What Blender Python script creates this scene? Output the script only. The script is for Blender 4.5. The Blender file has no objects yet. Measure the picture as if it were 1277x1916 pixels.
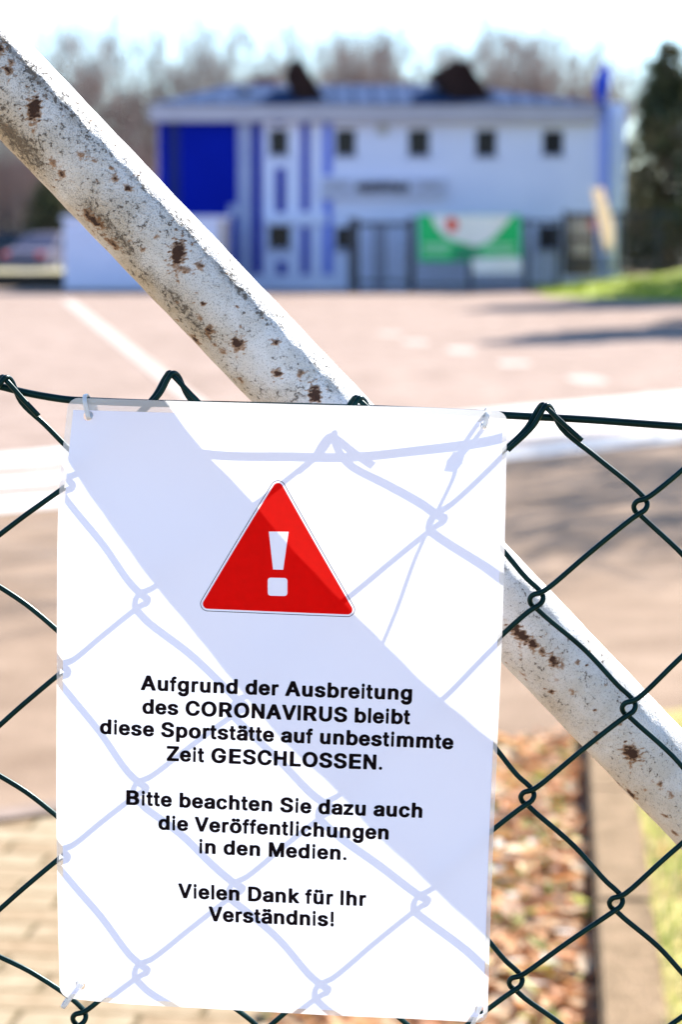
import bpy, bmesh, math, random
import numpy as np
from mathutils import Vector, Matrix
from mathutils.geometry import tessellate_polygon

R = math.radians
rnd = random.Random(7)
C = bpy.context.scene.collection
scene = bpy.context.scene

# ------------------------------------------------------------------ camera
CAM_H = 1.4
FPX = 85.0 / 36.0 * 1916.0                    # focal length in photo pixels
HORIZON = 445.0
PITCH = math.atan((958.0 - HORIZON) / FPX)
cam_d = bpy.data.cameras.new('camera')
cam = bpy.data.objects.new('camera', cam_d)
C.objects.link(cam)
cam.location = (0, 0, CAM_H)
cam.rotation_euler = (R(90) - PITCH, 0, 0)
cam_d.sensor_fit = 'VERTICAL'
cam_d.sensor_height = 36.0
cam_d.sensor_width = 24.0
cam_d.lens = 85.0
cam_d.clip_start = 0.05
cam_d.clip_end = 2000
cam_d.dof.use_dof = True
cam_d.dof.focus_distance = 1.195
cam_d.dof.aperture_fstop = 11.5
scene.camera = cam

# ------------------------------------------------------------------ sky, sun, exposure
SUN_EL, SUN_AZ = 37.0, 35.0                   # azimuth to the right of the view direction (+Y)
world = bpy.data.worlds.new('World')
scene.world = world
world.use_nodes = True
wn = world.node_tree
sky = wn.nodes.new('ShaderNodeTexSky')
sky.sky_type = 'NISHITA'
sky.sun_disc = False
sky.sun_elevation = R(SUN_EL)
sky.sun_rotation = R(SUN_AZ)
sky.air_density = 1.0
sky.dust_density = 0.0
sky.ozone_density = 5.0
bg = wn.nodes['Background']
wn.links.new(sky.outputs[0], bg.inputs[0])
bg.inputs[1].default_value = 0.10
sun_d = bpy.data.lights.new('sun', 'SUN')
sun_d.energy = 4.6
sun_d.angle = R(0.5)
sun_d.color = (1.0, 0.955, 0.89)
sun = bpy.data.objects.new('sun', sun_d)
C.objects.link(sun)
to_sun = Vector((math.sin(R(SUN_AZ)) * math.cos(R(SUN_EL)), math.cos(R(SUN_AZ)) * math.cos(R(SUN_EL)), math.sin(R(SUN_EL))))
sun.rotation_euler = to_sun.to_track_quat('Z', 'Y').to_euler()
sun.location = to_sun * 60
scene.view_settings.view_transform = 'Standard'
scene.view_settings.look = 'None'
scene.view_settings.gamma = 1.0
scene.view_settings.use_curve_mapping = False
scene.view_settings.exposure = 1.75
scene.cycles.max_bounces = 10
scene.cycles.transparent_max_bounces = 16

# ------------------------------------------------------------------ measuring helpers
FWD = Vector((0, math.cos(PITCH), -math.sin(PITCH)))
UPV = Vector((0, math.sin(PITCH), math.cos(PITCH)))
EYE = Vector((0, 0, CAM_H))


def ray(px, py):
    return FWD + Vector((1, 0, 0)) * ((px - 638.5) / FPX) + UPV * ((958.0 - py) / FPX)


def P(px, py, Y):
    """the point seen at a photo pixel on the upright plane y = Y"""
    d = ray(px, py)
    return EYE + d * (Y / d.y)


def G(px, py, z=0.0):
    """the point seen at a photo pixel on the ground"""
    d = ray(px, py)
    return EYE + d * ((z - CAM_H) / d.z)


# ------------------------------------------------------------------ materials
def new_mat(name):
    m = bpy.data.materials.new(name)
    m.use_nodes = True
    return m, m.node_tree, m.node_tree.nodes['Principled BSDF']


def mat(name, col, rough=0.6, col2=None, scale=4.0, metal=0.0, bump=0.0, bump_scale=None, spec=0.5, detail=6, lo=0.35, hi=0.65, coord='Object'):
    m, nt, b = new_mat(name)
    b.inputs['Roughness'].default_value = rough
    b.inputs['Metallic'].default_value = metal
    b.inputs['Specular IOR Level'].default_value = spec
    b.inputs['Base Color'].default_value = (*col, 1)
    tc = nt.nodes.new('ShaderNodeTexCoord')
    if col2 is not None:
        n = nt.nodes.new('ShaderNodeTexNoise')
        n.inputs['Scale'].default_value = scale
        n.inputs['Detail'].default_value = detail
        nt.links.new(tc.outputs[coord], n.inputs['Vector'])
        r = nt.nodes.new('ShaderNodeValToRGB')
        r.color_ramp.elements[0].position = lo
        r.color_ramp.elements[1].position = hi
        r.color_ramp.elements[0].color = (*col, 1)
        r.color_ramp.elements[1].color = (*col2, 1)
        nt.links.new(n.outputs['Fac'], r.inputs[0])
        nt.links.new(r.outputs[0], b.inputs['Base Color'])
    if bump:
        n2 = nt.nodes.new('ShaderNodeTexNoise')
        n2.inputs['Scale'].default_value = bump_scale or scale * 4
        n2.inputs['Detail'].default_value = 5
        nt.links.new(tc.outputs[coord], n2.inputs['Vector'])
        bp = nt.nodes.new('ShaderNodeBump')
        bp.inputs['Strength'].default_value = bump
        bp.inputs['Distance'].default_value = 0.02
        nt.links.new(n2.outputs['Fac'], bp.inputs['Height'])
        nt.links.new(bp.outputs[0], b.inputs['Normal'])
    return m


def translucent_mat(name, col, tcol, fac, rough=0.35, coat=0.25, ncol=None):
    """thin sheet: reflects on the front, lets light through from behind"""
    m = bpy.data.materials.new(name)
    m.use_nodes = True
    nt = m.node_tree
    nt.nodes.clear()
    out = nt.nodes.new('ShaderNodeOutputMaterial')
    d = nt.nodes.new('ShaderNodeBsdfDiffuse')
    d.inputs[0].default_value = (*col, 1)
    t = nt.nodes.new('ShaderNodeBsdfTranslucent')
    t.inputs[0].default_value = (*tcol, 1)
    if ncol is not None:                                   # faint print mottling
        tc = nt.nodes.new('ShaderNodeTexCoord')
        n = nt.nodes.new('ShaderNodeTexNoise')
        n.inputs['Scale'].default_value = 220
        n.inputs['Detail'].default_value = 4
        nt.links.new(tc.outputs['Object'], n.inputs['Vector'])
        r = nt.nodes.new('ShaderNodeValToRGB')
        r.color_ramp.elements[0].position = 0.3
        r.color_ramp.elements[1].position = 0.7
        r.color_ramp.elements[0].color = (*ncol, 1)
        r.color_ramp.elements[1].color = (*col, 1)
        nt.links.new(n.outputs['Fac'], r.inputs[0])
        nt.links.new(r.outputs[0], d.inputs[0])
    mx = nt.nodes.new('ShaderNodeMixShader')
    mx.inputs[0].default_value = fac
    nt.links.new(d.outputs[0], mx.inputs[1])
    nt.links.new(t.outputs[0], mx.inputs[2])
    g = nt.nodes.new('ShaderNodeBsdfGlossy')
    g.inputs['Roughness'].default_value = rough
    fr = nt.nodes.new('ShaderNodeFresnel')
    fr.inputs[0].default_value = 1.4
    mul = nt.nodes.new('ShaderNodeMath')
    mul.operation = 'MULTIPLY'
    mul.inputs[1].default_value = coat
    nt.links.new(fr.outputs[0], mul.inputs[0])
    mx2 = nt.nodes.new('ShaderNodeMixShader')
    nt.links.new(mul.outputs[0], mx2.inputs[0])
    nt.links.new(mx.outputs[0], mx2.inputs[1])
    nt.links.new(g.outputs[0], mx2.inputs[2])
    nt.links.new(mx2.outputs[0], out.inputs[0])
    return m


def film_mat():
    m = bpy.data.materials.new('milky_film')
    m.use_nodes = True
    nt = m.node_tree
    nt.nodes.clear()
    out = nt.nodes.new('ShaderNodeOutputMaterial')
    tr = nt.nodes.new('ShaderNodeBsdfTransparent')
    d = nt.nodes.new('ShaderNodeBsdfDiffuse')
    d.inputs[0].default_value = (0.8, 0.8, 0.86, 1)
    t = nt.nodes.new('ShaderNodeBsdfTranslucent')
    t.inputs[0].default_value = (0.9, 0.9, 0.9, 1)
    a = nt.nodes.new('ShaderNodeMixShader')
    a.inputs[0].default_value = 0.55
    nt.links.new(d.outputs[0], a.inputs[1])
    nt.links.new(t.outputs[0], a.inputs[2])
    b = nt.nodes.new('ShaderNodeMixShader')
    b.inputs[0].default_value = 0.5
    nt.links.new(tr.outputs[0], b.inputs[1])
    nt.links.new(a.outputs[0], b.inputs[2])
    g = nt.nodes.new('ShaderNodeBsdfGlossy')
    g.inputs['Roughness'].default_value = 0.2
    c = nt.nodes.new('ShaderNodeMixShader')
    c.inputs[0].default_value = 0.05
    nt.links.new(b.outputs[0], c.inputs[1])
    nt.links.new(g.outputs[0], c.inputs[2])
    nt.links.new(c.outputs[0], out.inputs[0])
    return m


# ------------------------------------------------------------------ object helpers
def link(name, me, parent=None, m=None, smooth=False):
    o = bpy.data.objects.new(name, me)
    C.objects.link(o)
    if parent is not None:
        o.parent = parent
        o.matrix_parent_inverse = Matrix.Translation(-Vector(parent.get('_base', (0, 0, 0))))
    if m is not None:
        me.materials.append(m)
    if smooth:
        me.polygons.foreach_set('use_smooth', [True] * len(me.polygons))
    return o


def from_bm(name, bm, m=None, parent=None, smooth=False):
    me = bpy.data.meshes.new(name)
    bm.normal_update()
    bm.to_mesh(me)
    bm.free()
    return link(name, me, parent, m, smooth)


def from_data(name, verts, faces, m=None, parent=None, smooth=False):
    me = bpy.data.meshes.new(name)
    me.from_pydata(verts, [], faces)
    me.update()
    return link(name, me, parent, m, smooth)


def tag(o, label=None, cat=None, group=None, kind=None):
    if label: o['label'] = label
    if cat: o['category'] = cat
    if group: o['group'] = group
    if kind: o['kind'] = kind
    return o


def empty(name, loc, label, cat, group=None):
    o = bpy.data.objects.new(name, None)
    C.objects.link(o)
    o.location = loc
    o.empty_display_size = 0.1
    o['_base'] = tuple(loc)
    return tag(o, label, cat, group)


def copy_tree(o, parent=None):
    c = o.copy()
    C.objects.link(c)
    if parent is not None:
        c.parent = parent
    for ch in [k for k in bpy.data.objects if k.parent == o]:
        copy_tree(ch, c)
    return c


def bm_box(bm, x0, x1, y0, y1, z0, z1, bevel=0.0):
    vs = [bm.verts.new((x, y, z)) for z in (z0, z1) for y in (y0, y1) for x in (x0, x1)]
    f = [bm.faces.new([vs[i] for i in q]) for q in ((0, 2, 3, 1), (4, 5, 7, 6), (0, 1, 5, 4), (2, 6, 7, 3), (0, 4, 6, 2), (1, 3, 7, 5))]
    if bevel:
        es = list({e for q in f for e in q.edges})
        bmesh.ops.bevel(bm, geom=es, offset=bevel, segments=1, affect='EDGES')
    return f


def boxobj(name, x0, x1, y0, y1, z0, z1, m, parent=None, bevel=0.0):
    bm = bmesh.new()
    bm_box(bm, min(x0, x1), max(x0, x1), min(y0, y1), max(y0, y1), min(z0, z1), max(z0, z1), bevel)
    return from_bm(name, bm, m, parent)


def prism(bm, pts, y0, y1):
    """outline in x,z pushed from y0 to y1"""
    a = [bm.verts.new((x, y0, z)) for x, z in pts]
    b = [bm.verts.new((x, y1, z)) for x, z in pts]
    n = len(pts)
    bm.faces.new(a)
    bm.faces.new(b[::-1])
    for i in range(n):
        bm.faces.new((a[i], b[i], b[(i + 1) % n], a[(i + 1) % n]))
    bmesh.ops.recalc_face_normals(bm, faces=bm.faces[:])


def catmull(pts, n):
    """smooth path through points, n steps per span"""
    out = []
    L = len(pts)
    for i in range(L - 1):
        p0 = pts[max(i - 1, 0)]; p1 = pts[i]; p2 = pts[i + 1]; p3 = pts[min(i + 2, L - 1)]
        # centripetal parametrisation keeps tight hooks free of overshoot
        t0 = 0.0
        t1 = t0 + max((p1 - p0).length, 1e-6) ** 0.5
        t2 = t1 + max((p2 - p1).length, 1e-6) ** 0.5
        t3 = t2 + max((p3 - p2).length, 1e-6) ** 0.5
        if i == 0: p0 = p1 * 2 - p2; t0 = -((p2 - p1).length ** 0.5); t1 = 0; t2 = -t0; t3 = t2 + max((p3 - p2).length, 1e-6) ** 0.5
        if i == L - 2: p3 = p2 * 2 - p1; t3 = t2 + (t2 - t1)
        for k in range(n):
            t = t1 + (t2 - t1) * k / n
            A1 = p0 * ((t1 - t) / (t1 - t0)) + p1 * ((t - t0) / (t1 - t0))
            A2 = p1 * ((t2 - t) / (t2 - t1)) + p2 * ((t - t1) / (t2 - t1))
            A3 = p2 * ((t3 - t) / (t3 - t2)) + p3 * ((t - t2) / (t3 - t2))
            B1 = A1 * ((t2 - t) / (t2 - t0)) + A2 * ((t - t0) / (t2 - t0))
            B2 = A2 * ((t3 - t) / (t3 - t1)) + A3 * ((t - t1) / (t3 - t1))
            out.append(B1 * ((t2 - t) / (t2 - t1)) + B2 * ((t - t1) / (t2 - t1)))
    out.append(pts[-1].copy())
    return out


def tube_data(path, rad, seg=8, verts=None, faces=None, cap=True):
    verts = [] if verts is None else verts
    faces = [] if faces is None else faces
    n = len(path)
    rr = rad if isinstance(rad, (list, tuple)) else [rad] * n
    base = len(verts)
    t = (path[1] - path[0]).normalized()
    ref = Vector((0, 0, 1)) if abs(t.z) < 0.9 else Vector((1, 0, 0))
    nrm = t.cross(ref).normalized()
    for i in range(n):
        a = path[max(i - 1, 0)]; b = path[min(i + 1, n - 1)]
        tn = (b - a)
        tn = tn.normalized() if tn.length > 1e-9 else t
        ax = t.cross(tn)
        if ax.length > 1e-8:
            nrm = Matrix.Rotation(t.angle(tn), 3, ax.normalized()) @ nrm
        t = tn
        nrm = (nrm - t * nrm.dot(t)).normalized()
        bi = t.cross(nrm)
        for k in range(seg):
            a_ = 2 * math.pi * k / seg
            verts.append(tuple(path[i] + (nrm * math.cos(a_) + bi * math.sin(a_)) * rr[i]))
    for i in range(n - 1):
        for k in range(seg):
            a = base + i * seg + k; b = base + i * seg + (k + 1) % seg
            faces.append((a, b, b + seg, a + seg))
    if cap:
        faces.append(tuple(base + k for k in range(seg))[::-1])
        faces.append(tuple(base + (n - 1) * seg + k for k in range(seg)))
    return verts, faces


def poly_sheet(name, pts, z, m, kind='structure', cuts=0):
    o = from_data(name, [(p[0], p[1], z) for p in pts], [tuple(range(len(pts)))], m)
    tag(o, kind=kind)
    return o


# ==================================================================== THE SETTING
M_dirt = mat('dirt', (0.20, 0.14, 0.085), 0.95, (0.33, 0.24, 0.14), 3.0, bump=0.6)
M_leafsoil = mat('leaf_soil', (0.22, 0.11, 0.05), 0.95, (0.40, 0.22, 0.11), 16.0, bump=0.8, bump_scale=60)
M_court = None


def court_material(name, ca, cb):
    m, nt, b = new_mat(name)
    b.inputs['Roughness'].default_value = 0.95
    b.inputs['Specular IOR Level'].default_value = 0.04
    tc = nt.nodes.new('ShaderNodeTexCoord')
    mp = nt.nodes.new('ShaderNodeMapping')
    mp.inputs['Scale'].default_value = (1, 1, 1)
    nt.links.new(tc.outputs['Object'], mp.inputs[0])
    big = nt.nodes.new('ShaderNodeTexNoise'); big.inputs['Scale'].default_value = 0.35; big.inputs['Detail'].default_value = 5
    mid = nt.nodes.new('ShaderNodeTexNoise'); mid.inputs['Scale'].default_value = 2.6; mid.inputs['Detail'].default_value = 8
    fine = nt.nodes.new('ShaderNodeTexNoise'); fine.inputs['Scale'].default_value = 120; fine.inputs['Detail'].default_value = 4
    for n in (big, mid, fine): nt.links.new(mp.outputs[0], n.inputs['Vector'])
    r1 = nt.nodes.new('ShaderNodeValToRGB')
    r1.color_ramp.elements[0].position = 0.3; r1.color_ramp.elements[0].color = (*ca, 1)
    r1.color_ramp.elements[1].position = 0.7; r1.color_ramp.elements[1].color = (*cb, 1)
    nt.links.new(big.outputs['Fac'], r1.inputs[0])
    r2 = nt.nodes.new('ShaderNodeValToRGB')
    r2.color_ramp.elements[0].position = 0.35; r2.color_ramp.elements[0].color = (0.74, 0.72, 0.70, 1)
    r2.color_ramp.elements[1].position = 0.65; r2.color_ramp.elements[1].color = (1, 1, 1, 1)
    nt.links.new(mid.outputs['Fac'], r2.inputs[0])
    r3 = nt.nodes.new('ShaderNodeValToRGB')
    r3.color_ramp.elements[0].position = 0.35; r3.color_ramp.elements[0].color = (0.7, 0.7, 0.7, 1)
    r3.color_ramp.elements[1].position = 0.6; r3.color_ramp.elements[1].color = (1, 1, 1, 1)
    nt.links.new(fine.outputs['Fac'], r3.inputs[0])
    m1 = nt.nodes.new('ShaderNodeMixRGB'); m1.blend_type = 'MULTIPLY'; m1.inputs[0].default_value = 1
    m2 = nt.nodes.new('ShaderNodeMixRGB'); m2.blend_type = 'MULTIPLY'; m2.inputs[0].default_value = 1
    nt.links.new(r1.outputs[0], m1.inputs[1]); nt.links.new(r2.outputs[0], m1.inputs[2])
    nt.links.new(m1.outputs[0], m2.inputs[1]); nt.links.new(r3.outputs[0], m2.inputs[2])
    nt.links.new(m2.outputs[0], b.inputs['Base Color'])
    bp = nt.nodes.new('ShaderNodeBump'); bp.inputs['Strength'].default_value = 0.4; bp.inputs['Distance'].default_value = 0.004
    nt.links.new(fine.outputs['Fac'], bp.inputs['Height']); nt.links.new(bp.outputs[0], b.inputs['Normal'])
    return m


def paver_material():
    m, nt, b = new_mat('tan_pavers')
    b.inputs['Roughness'].default_value = 0.95
    b.inputs['Specular IOR Level'].default_value = 0.08
    tc = nt.nodes.new('ShaderNodeTexCoord')
    mp = nt.nodes.new('ShaderNodeMapping'); mp.inputs['Rotation'].default_value = (0, 0, R(7))
    nt.links.new(tc.outputs['Object'], mp.inputs[0])
    br = nt.nodes.new('ShaderNodeTexBrick')
    br.inputs['Scale'].default_value = 1.0
    br.inputs['Brick Width'].default_value = 0.22
    br.inputs['Row Height'].default_value = 0.11
    br.inputs['Mortar Size'].default_value = 0.007
    br.inputs['Mortar Smooth'].default_value = 0.3
    br.inputs['Bias'].default_value = 0.0
    br.inputs['Color1'].default_value = (0.385, 0.305, 0.20, 1)
    br.inputs['Color2'].default_value = (0.30, 0.21, 0.125, 1)
    br.inputs['Mortar'].default_value = (0.16, 0.118, 0.06, 1)
    nt.links.new(mp.outputs[0], br.inputs['Vector'])
    n = nt.nodes.new('ShaderNodeTexNoise'); n.inputs['Scale'].default_value = 22; n.inputs['Detail'].default_value = 8
    nt.links.new(tc.outputs['Object'], n.inputs['Vector'])
    r = nt.nodes.new('ShaderNodeValToRGB')
    r.color_ramp.elements[0].position = 0.3; r.color_ramp.elements[0].color = (0.72, 0.68, 0.62, 1)
    r.color_ramp.elements[1].position = 0.65; r.color_ramp.elements[1].color = (1, 1, 1, 1)
    nt.links.new(n.outputs['Fac'], r.inputs[0])
    mx = nt.nodes.new('ShaderNodeMixRGB'); mx.blend_type = 'MULTIPLY'; mx.inputs[0].default_value = 1
    nt.links.new(br.outputs['Color'], mx.inputs[1]); nt.links.new(r.outputs[0], mx.inputs[2])
    nt.links.new(mx.outputs[0], b.inputs['Base Color'])
    bp = nt.nodes.new('ShaderNodeBump'); bp.inputs['Strength'].default_value = 0.7; bp.inputs['Distance'].default_value = 0.01; bp.invert = True
    nt.links.new(br.outputs['Fac'], bp.inputs['Height']); nt.links.new(bp.outputs[0], b.inputs['Normal'])
    return m


M_court = court_material('pale_red_court', (0.335, 0.248, 0.198), (0.40, 0.30, 0.246))
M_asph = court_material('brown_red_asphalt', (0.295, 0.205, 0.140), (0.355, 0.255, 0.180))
M_paver = paver_material()
M_paint_white = mat('worn_white_paint', (0.62, 0.60, 0.57), 0.95, (0.48, 0.42, 0.37), 3.0, spec=.1)
M_paint_faded = mat('faded_white_paint', (0.46, 0.375, 0.325), 0.95, (0.40, 0.315, 0.265), 2.0, spec=.1)
M_kerb = mat('concrete_kerb', (0.20, 0.135, 0.076), 0.95, (0.28, 0.19, 0.112), 14, bump=0.5, bump_scale=90, spec=.08)
M_lawn = mat('dry_lawn_soil', (0.30, 0.21, 0.06), 0.95, (0.36, 0.32, 0.07), 9, bump=0.8)
M_bankgrass = mat('bank_turf', (0.20, 0.25, 0.003), 0.95, (0.26, 0.31, 0.004), 3, bump=0.7)

# ground: one sheet out to the horizon
g = from_data('ground', [(-500, -60, -0.004), (500, -60, -0.004), (500, 900, -0.004), (-500, 900, -0.004)], [(0, 1, 2, 3)], M_dirt)
tag(g, kind='structure')

# the near edge of the court runs obliquely from left to right
eL, eR = G(0, 1540), G(930, 1408)
ed = (eR - eL).normalized()
cA = eL - ed * 9
cB = eL + ed * 16
poly_sheet('court', [cA, cB, Vector((40, cB.y + 3, 0)), Vector((40, 66.5, 0)), Vector((-45, 66.5, 0)), Vector((-45, cA.y, 0))], 0.004, M_court)

# pavement of tan pavers this side of the court, and the leaf bed
kd = (G(1103, 1500) - G(1124, 1916)); kd.z = 0; kd.normalize()     # direction of the kerb
kL = G(1124, 1916)
bed0 = kL - Vector((0.58, 0, 0))


def along(p, s):
    return p + kd * s


def hit_edge(p, d):
    """where a line from p along d meets the near edge of the court"""
    # solve p + a d = eL + b ed
    det = d.x * (-ed.y) + ed.x * d.y
    rx, ry = eL.x - p.x, eL.y - p.y
    a = (rx * (-ed.y) + ed.x * ry) / det
    return p + d * a


bed_far = hit_edge(bed0, kd)
kerb_far = hit_edge(kL, kd)
poly_sheet('pavement', [Vector((-9, 0.5, 0)), along(bed0, -3.6), bed_far, cA], 0.0, M_paver)
poly_sheet('leaf_bed', [along(bed0, -3.6), along(kL, -3.6), kerb_far, bed_far], -0.0, M_leafsoil)

# dark seam along the court edge
sa = eL - ed * 6; nn = Vector((-ed.y, ed.x, 0))
M_seam = mat('weathered_edge_stone', (0.25, 0.175, 0.13), 0.9, (0.17, 0.115, 0.08), 8)
poly_sheet('court_edging', [sa, bed_far, bed_far + nn * 0.10, sa + nn * 0.10], 0.010, M_seam)

# kerb: a row of concrete edging stones, a real step above the leaf bed
kw = 0.115
kn = Vector((kd.y, -kd.x, 0))
bm = bmesh.new()
s = -3.4
L = (kerb_far - kL).length
while s < L - 0.02:
    e = min(s + 1.0, L)
    h = 0.065 + rnd.uniform(-0.003, 0.003)
    q = [along(kL, s + 0.004), along(kL, e - 0.004)]
    pts = [q[0], q[1], q[1] + kn * kw, q[0] + kn * kw]
    lo_ = [bm.verts.new((p.x, p.y, -0.08)) for p in pts]
    hi_ = [bm.verts.new((p.x, p.y, h)) for p in pts]
    fs = [bm.faces.new(hi_[::-1])]
    for i in range(4):
        fs.append(bm.faces.new((lo_[i], lo_[(i + 1) % 4], hi_[(i + 1) % 4], hi_[i])))
    bmesh.ops.bevel(bm, geom=[ed_ for ed_ in fs[0].edges], offset=0.006, segments=2, affect='EDGES')
    s = e
bmesh.ops.recalc_face_normals(bm, faces=bm.faces[:])
tag(from_bm('kerb', bm, M_kerb), kind='structure')

# lawn on the far side of the kerb, level with its top
k2 = kL + kn * kw
kerb2_far = hit_edge(k2, kd)
poly_sheet('lawn', [along(k2, -3.4), along(k2, -3.4) + Vector((6, -0.4, 0)), cB, kerb2_far], 0.052, M_lawn)

# pale oblique strips of paint across the court (three lanes) and the other markings
for a0, a1, b0, b1 in ((934, 962, 802, 828), (896, 917, 770, 795), (853, 879, 736, 764)):
    p0, p1 = G(0, a1), G(0, a0)
    q0, q1 = G(1277, b1), G(1277, b0)
    d0 = (q0 - p0); d1 = (q1 - p1)
    if a0 == 934:                                    # evenly browner sheet between the strips and the fence
        poly_sheet('near_court', [cA, cB, q0 + d0 * 0.7, p0 - d0 * 0.8], 0.006, M_asph)
    poly_sheet('painted_strip', [p0 - d0 * 0.8, q0 + d0 * 0.7, q1 + d1 * 0.7, p1 - d1 * 0.8], 0.010, M_paint_white)
poly_sheet('court_line', [G(112, 562), G(136, 562), G(470, 820), G(425, 820)], 0.012, M_paint_faded)
for i, (x, y) in enumerate(((735, 626), (778, 641), (862, 656), (965, 681), (1102, 712), (1262, 748))):
    c_ = G(x, y)
    w_, l_ = 0.16 + 0.02 * (i % 2), 0.45 + 0.12 * (i % 3)
    pts = [c_ + Vector((sx * w_ * f + rnd.uniform(-.03, .03), sy * l_, 0)) for sx, sy, f in ((-1, -1, .8), (1, -1, .9), (1.1, 0, 1), (1, 1, .7), (-1, 1, .9), (-1.1, 0, 1))]
    poly_sheet('paint_mark', pts, 0.008, M_paint_faded)

# grassy bank at the right in front of the clubhouse
bv, bf = [], []
nx, ny = 60, 14
for j in range(ny):
    for i in range(nx):
        x = 5.0 + i * 0.5
        y = 50.5 + j * 1.3 + 0.25 * (x - 5)*0
        yy = y + max(0.0, (9.5 - x)) * 1.6 * (1 - j / (ny - 1))
        t = min(1.0, j / 6.0)
        h = (0.62 + 0.10 * math.sin(x * 1.3) * math.sin(j * 1.1)) * (t * t * (3 - 2 * t)) * min(1.0, max(0.0, (x - 5.0) / 5.5)) + 0.03 * math.sin(x * 2.1 + j)
        bv.append((x, yy, 0.0 + max(h, 0.0) + (0.01 if j else -0.05)))
for j in range(ny - 1):
    for i in range(nx - 1):
        a = j * nx + i
        bf.append((a, a + 1, a + nx + 1, a + nx))
tag(from_data('grass_bank', bv, bf, M_bankgrass, smooth=True), kind='structure')

# ---- loose stuff on the ground near the fence
M_leaf = []


def attr_mat(name, rough=0.7, trans=0.35):
    m = bpy.data.materials.new(name)
    m.use_nodes = True
    nt = m.node_tree
    b = nt.nodes['Principled BSDF']
    b.inputs['Roughness'].default_value = rough
    at = nt.nodes.new('ShaderNodeAttribute'); at.attribute_name = 'tint'
    nt.links.new(at.outputs['Color'], b.inputs['Base Color'])
    if trans:
        out = nt.nodes['Material Output']
        t = nt.nodes.new('ShaderNodeBsdfTranslucent')
        nt.links.new(at.outputs['Color'], t.inputs[0])
        mx = nt.nodes.new('ShaderNodeMixShader'); mx.inputs[0].default_value = trans
        nt.links.new(b.outputs[0], mx.inputs[1]); nt.links.new(t.outputs[0], mx.inputs[2])
        nt.links.new(mx.outputs[0], out.inputs[0])
    return m


def tinted(name, verts, faces, cols, m, parent=None, smooth=False):
    o = from_data(name, verts, faces, m, parent, smooth)
    a = o.data.color_attributes.new('tint', 'FLOAT_COLOR', 'POINT')
    a.data.foreach_set('color', np.array([(*c, 1.0) for c in cols], dtype=np.float32).ravel())
    return o


M_tint = attr_mat('dead_leaves')
lv, lf, lc = [], [], []
pal = [(0.52, 0.225, 0.08), (0.58, 0.30, 0.125), (0.42, 0.19, 0.075), (0.62, 0.40, 0.215), (0.30, 0.125, 0.048), (0.68, 0.48, 0.285), (0.34, 0.33, 0.08), (0.38, 0.38, 0.11)]
pw = [5, 5, 3, 4, 3, 3.2, 1.8, 1.6]


def add_leaf(p, size, col, flat=0.5):
    a = rnd.uniform(0, 6.283)
    tx, ty = rnd.uniform(-flat, flat), rnd.uniform(-flat, flat)
    mtx = Matrix.Rotation(a, 3, 'Z') @ Matrix.Rotation(tx, 3, 'X') @ Matrix.Rotation(ty, 3, 'Y')
    w = size * rnd.uniform(0.45, 0.7); c = size * rnd.uniform(0.05, 0.22)
    loc = [(-size, 0, 0), (-size * .35, -w * .8, c), (size * .35, -w * .75, c * .8), (size, 0, 0.1 * size), (size * .35, w * .75, c), (-size * .35, w * .8, c * .9), (0, 0, -0.2 * c)]
    b = len(lv)
    for q in loc:
        v = mtx @ Vector(q) + p
        lv.append((v.x, v.y, max(v.z, 0.001)))
        lc.append(col)
    for i in range(6):
        lf.append((b + i, b + (i + 1) % 6, b + 6))


for k in range(5200):
    s = rnd.uniform(-0.9, (kerb_far - kL).length + 0.15)
    w = rnd.uniform(-0.60, -0.025)
    p = along(kL, s) + Vector((w, 0, 0))
    if (p - eL).dot(nn) > 0.05: continue
    col = rnd.choices(pal, pw)[0]
    f = rnd.uniform(0.75, 1.45)
    p.z = 0.004 + rnd.random() ** 2 * 0.03
    add_leaf(p, rnd.choice((0.6, 1.0, 1.0, 1.5)) * rnd.uniform(0.016, 0.036), tuple(min(0.8, c * f) for c in col))
for k in range(26):                                # a few pale ones
    p = along(kL, rnd.uniform(-0.2, 2.0)) + Vector((rnd.uniform(-0.42, -0.06), 0, 0.035))
    add_leaf(p, rnd.uniform(0.022, 0.035), (0.78, 0.70, 0.58), 0.3)
for k in range(160):                               # strays on kerb and lawn
    p = along(k2, rnd.uniform(-0.6, 2.2)) + Vector((rnd.uniform(0.03, 0.7), 0, 0.06 + rnd.random() * 0.02))
    add_leaf(p, rnd.uniform(0.015, 0.035), rnd.choices(pal, pw)[0])
tag(tinted('leaf_litter', lv, lf, lc, M_tint), 'brown and orange dead leaves lying in the bed beside the kerb', 'leaves', kind='stuff')

M_blade = attr_mat('grass_blades')
gv, gf, gc = [], [], []
gp = [(0.40, 0.40, 0.10), (0.30, 0.36, 0.06), (0.55, 0.47, 0.20), (0.62, 0.52, 0.26), (0.24, 0.31, 0.05)]


def add_blade(p, h, lean, w, col):
    a = rnd.uniform(0, 6.283)
    d = Vector((math.cos(a), math.sin(a), 0)); sd = Vector((-d.y, d.x, 0)) * w
    b = len(gv)
    for q in (p - sd, p + sd, p + d * lean * .4 + Vector((0, 0, h * .6)) + sd * .7, p + d * lean * .4 + Vector((0, 0, h * .6)) - sd * .7, p + d * lean + Vector((0, 0, h))):
        gv.append(tuple(q)); gc.append(col)
    gf.append((b, b + 1, b + 2, b + 3)); gf.append((b + 3, b + 2, b + 4))


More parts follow.
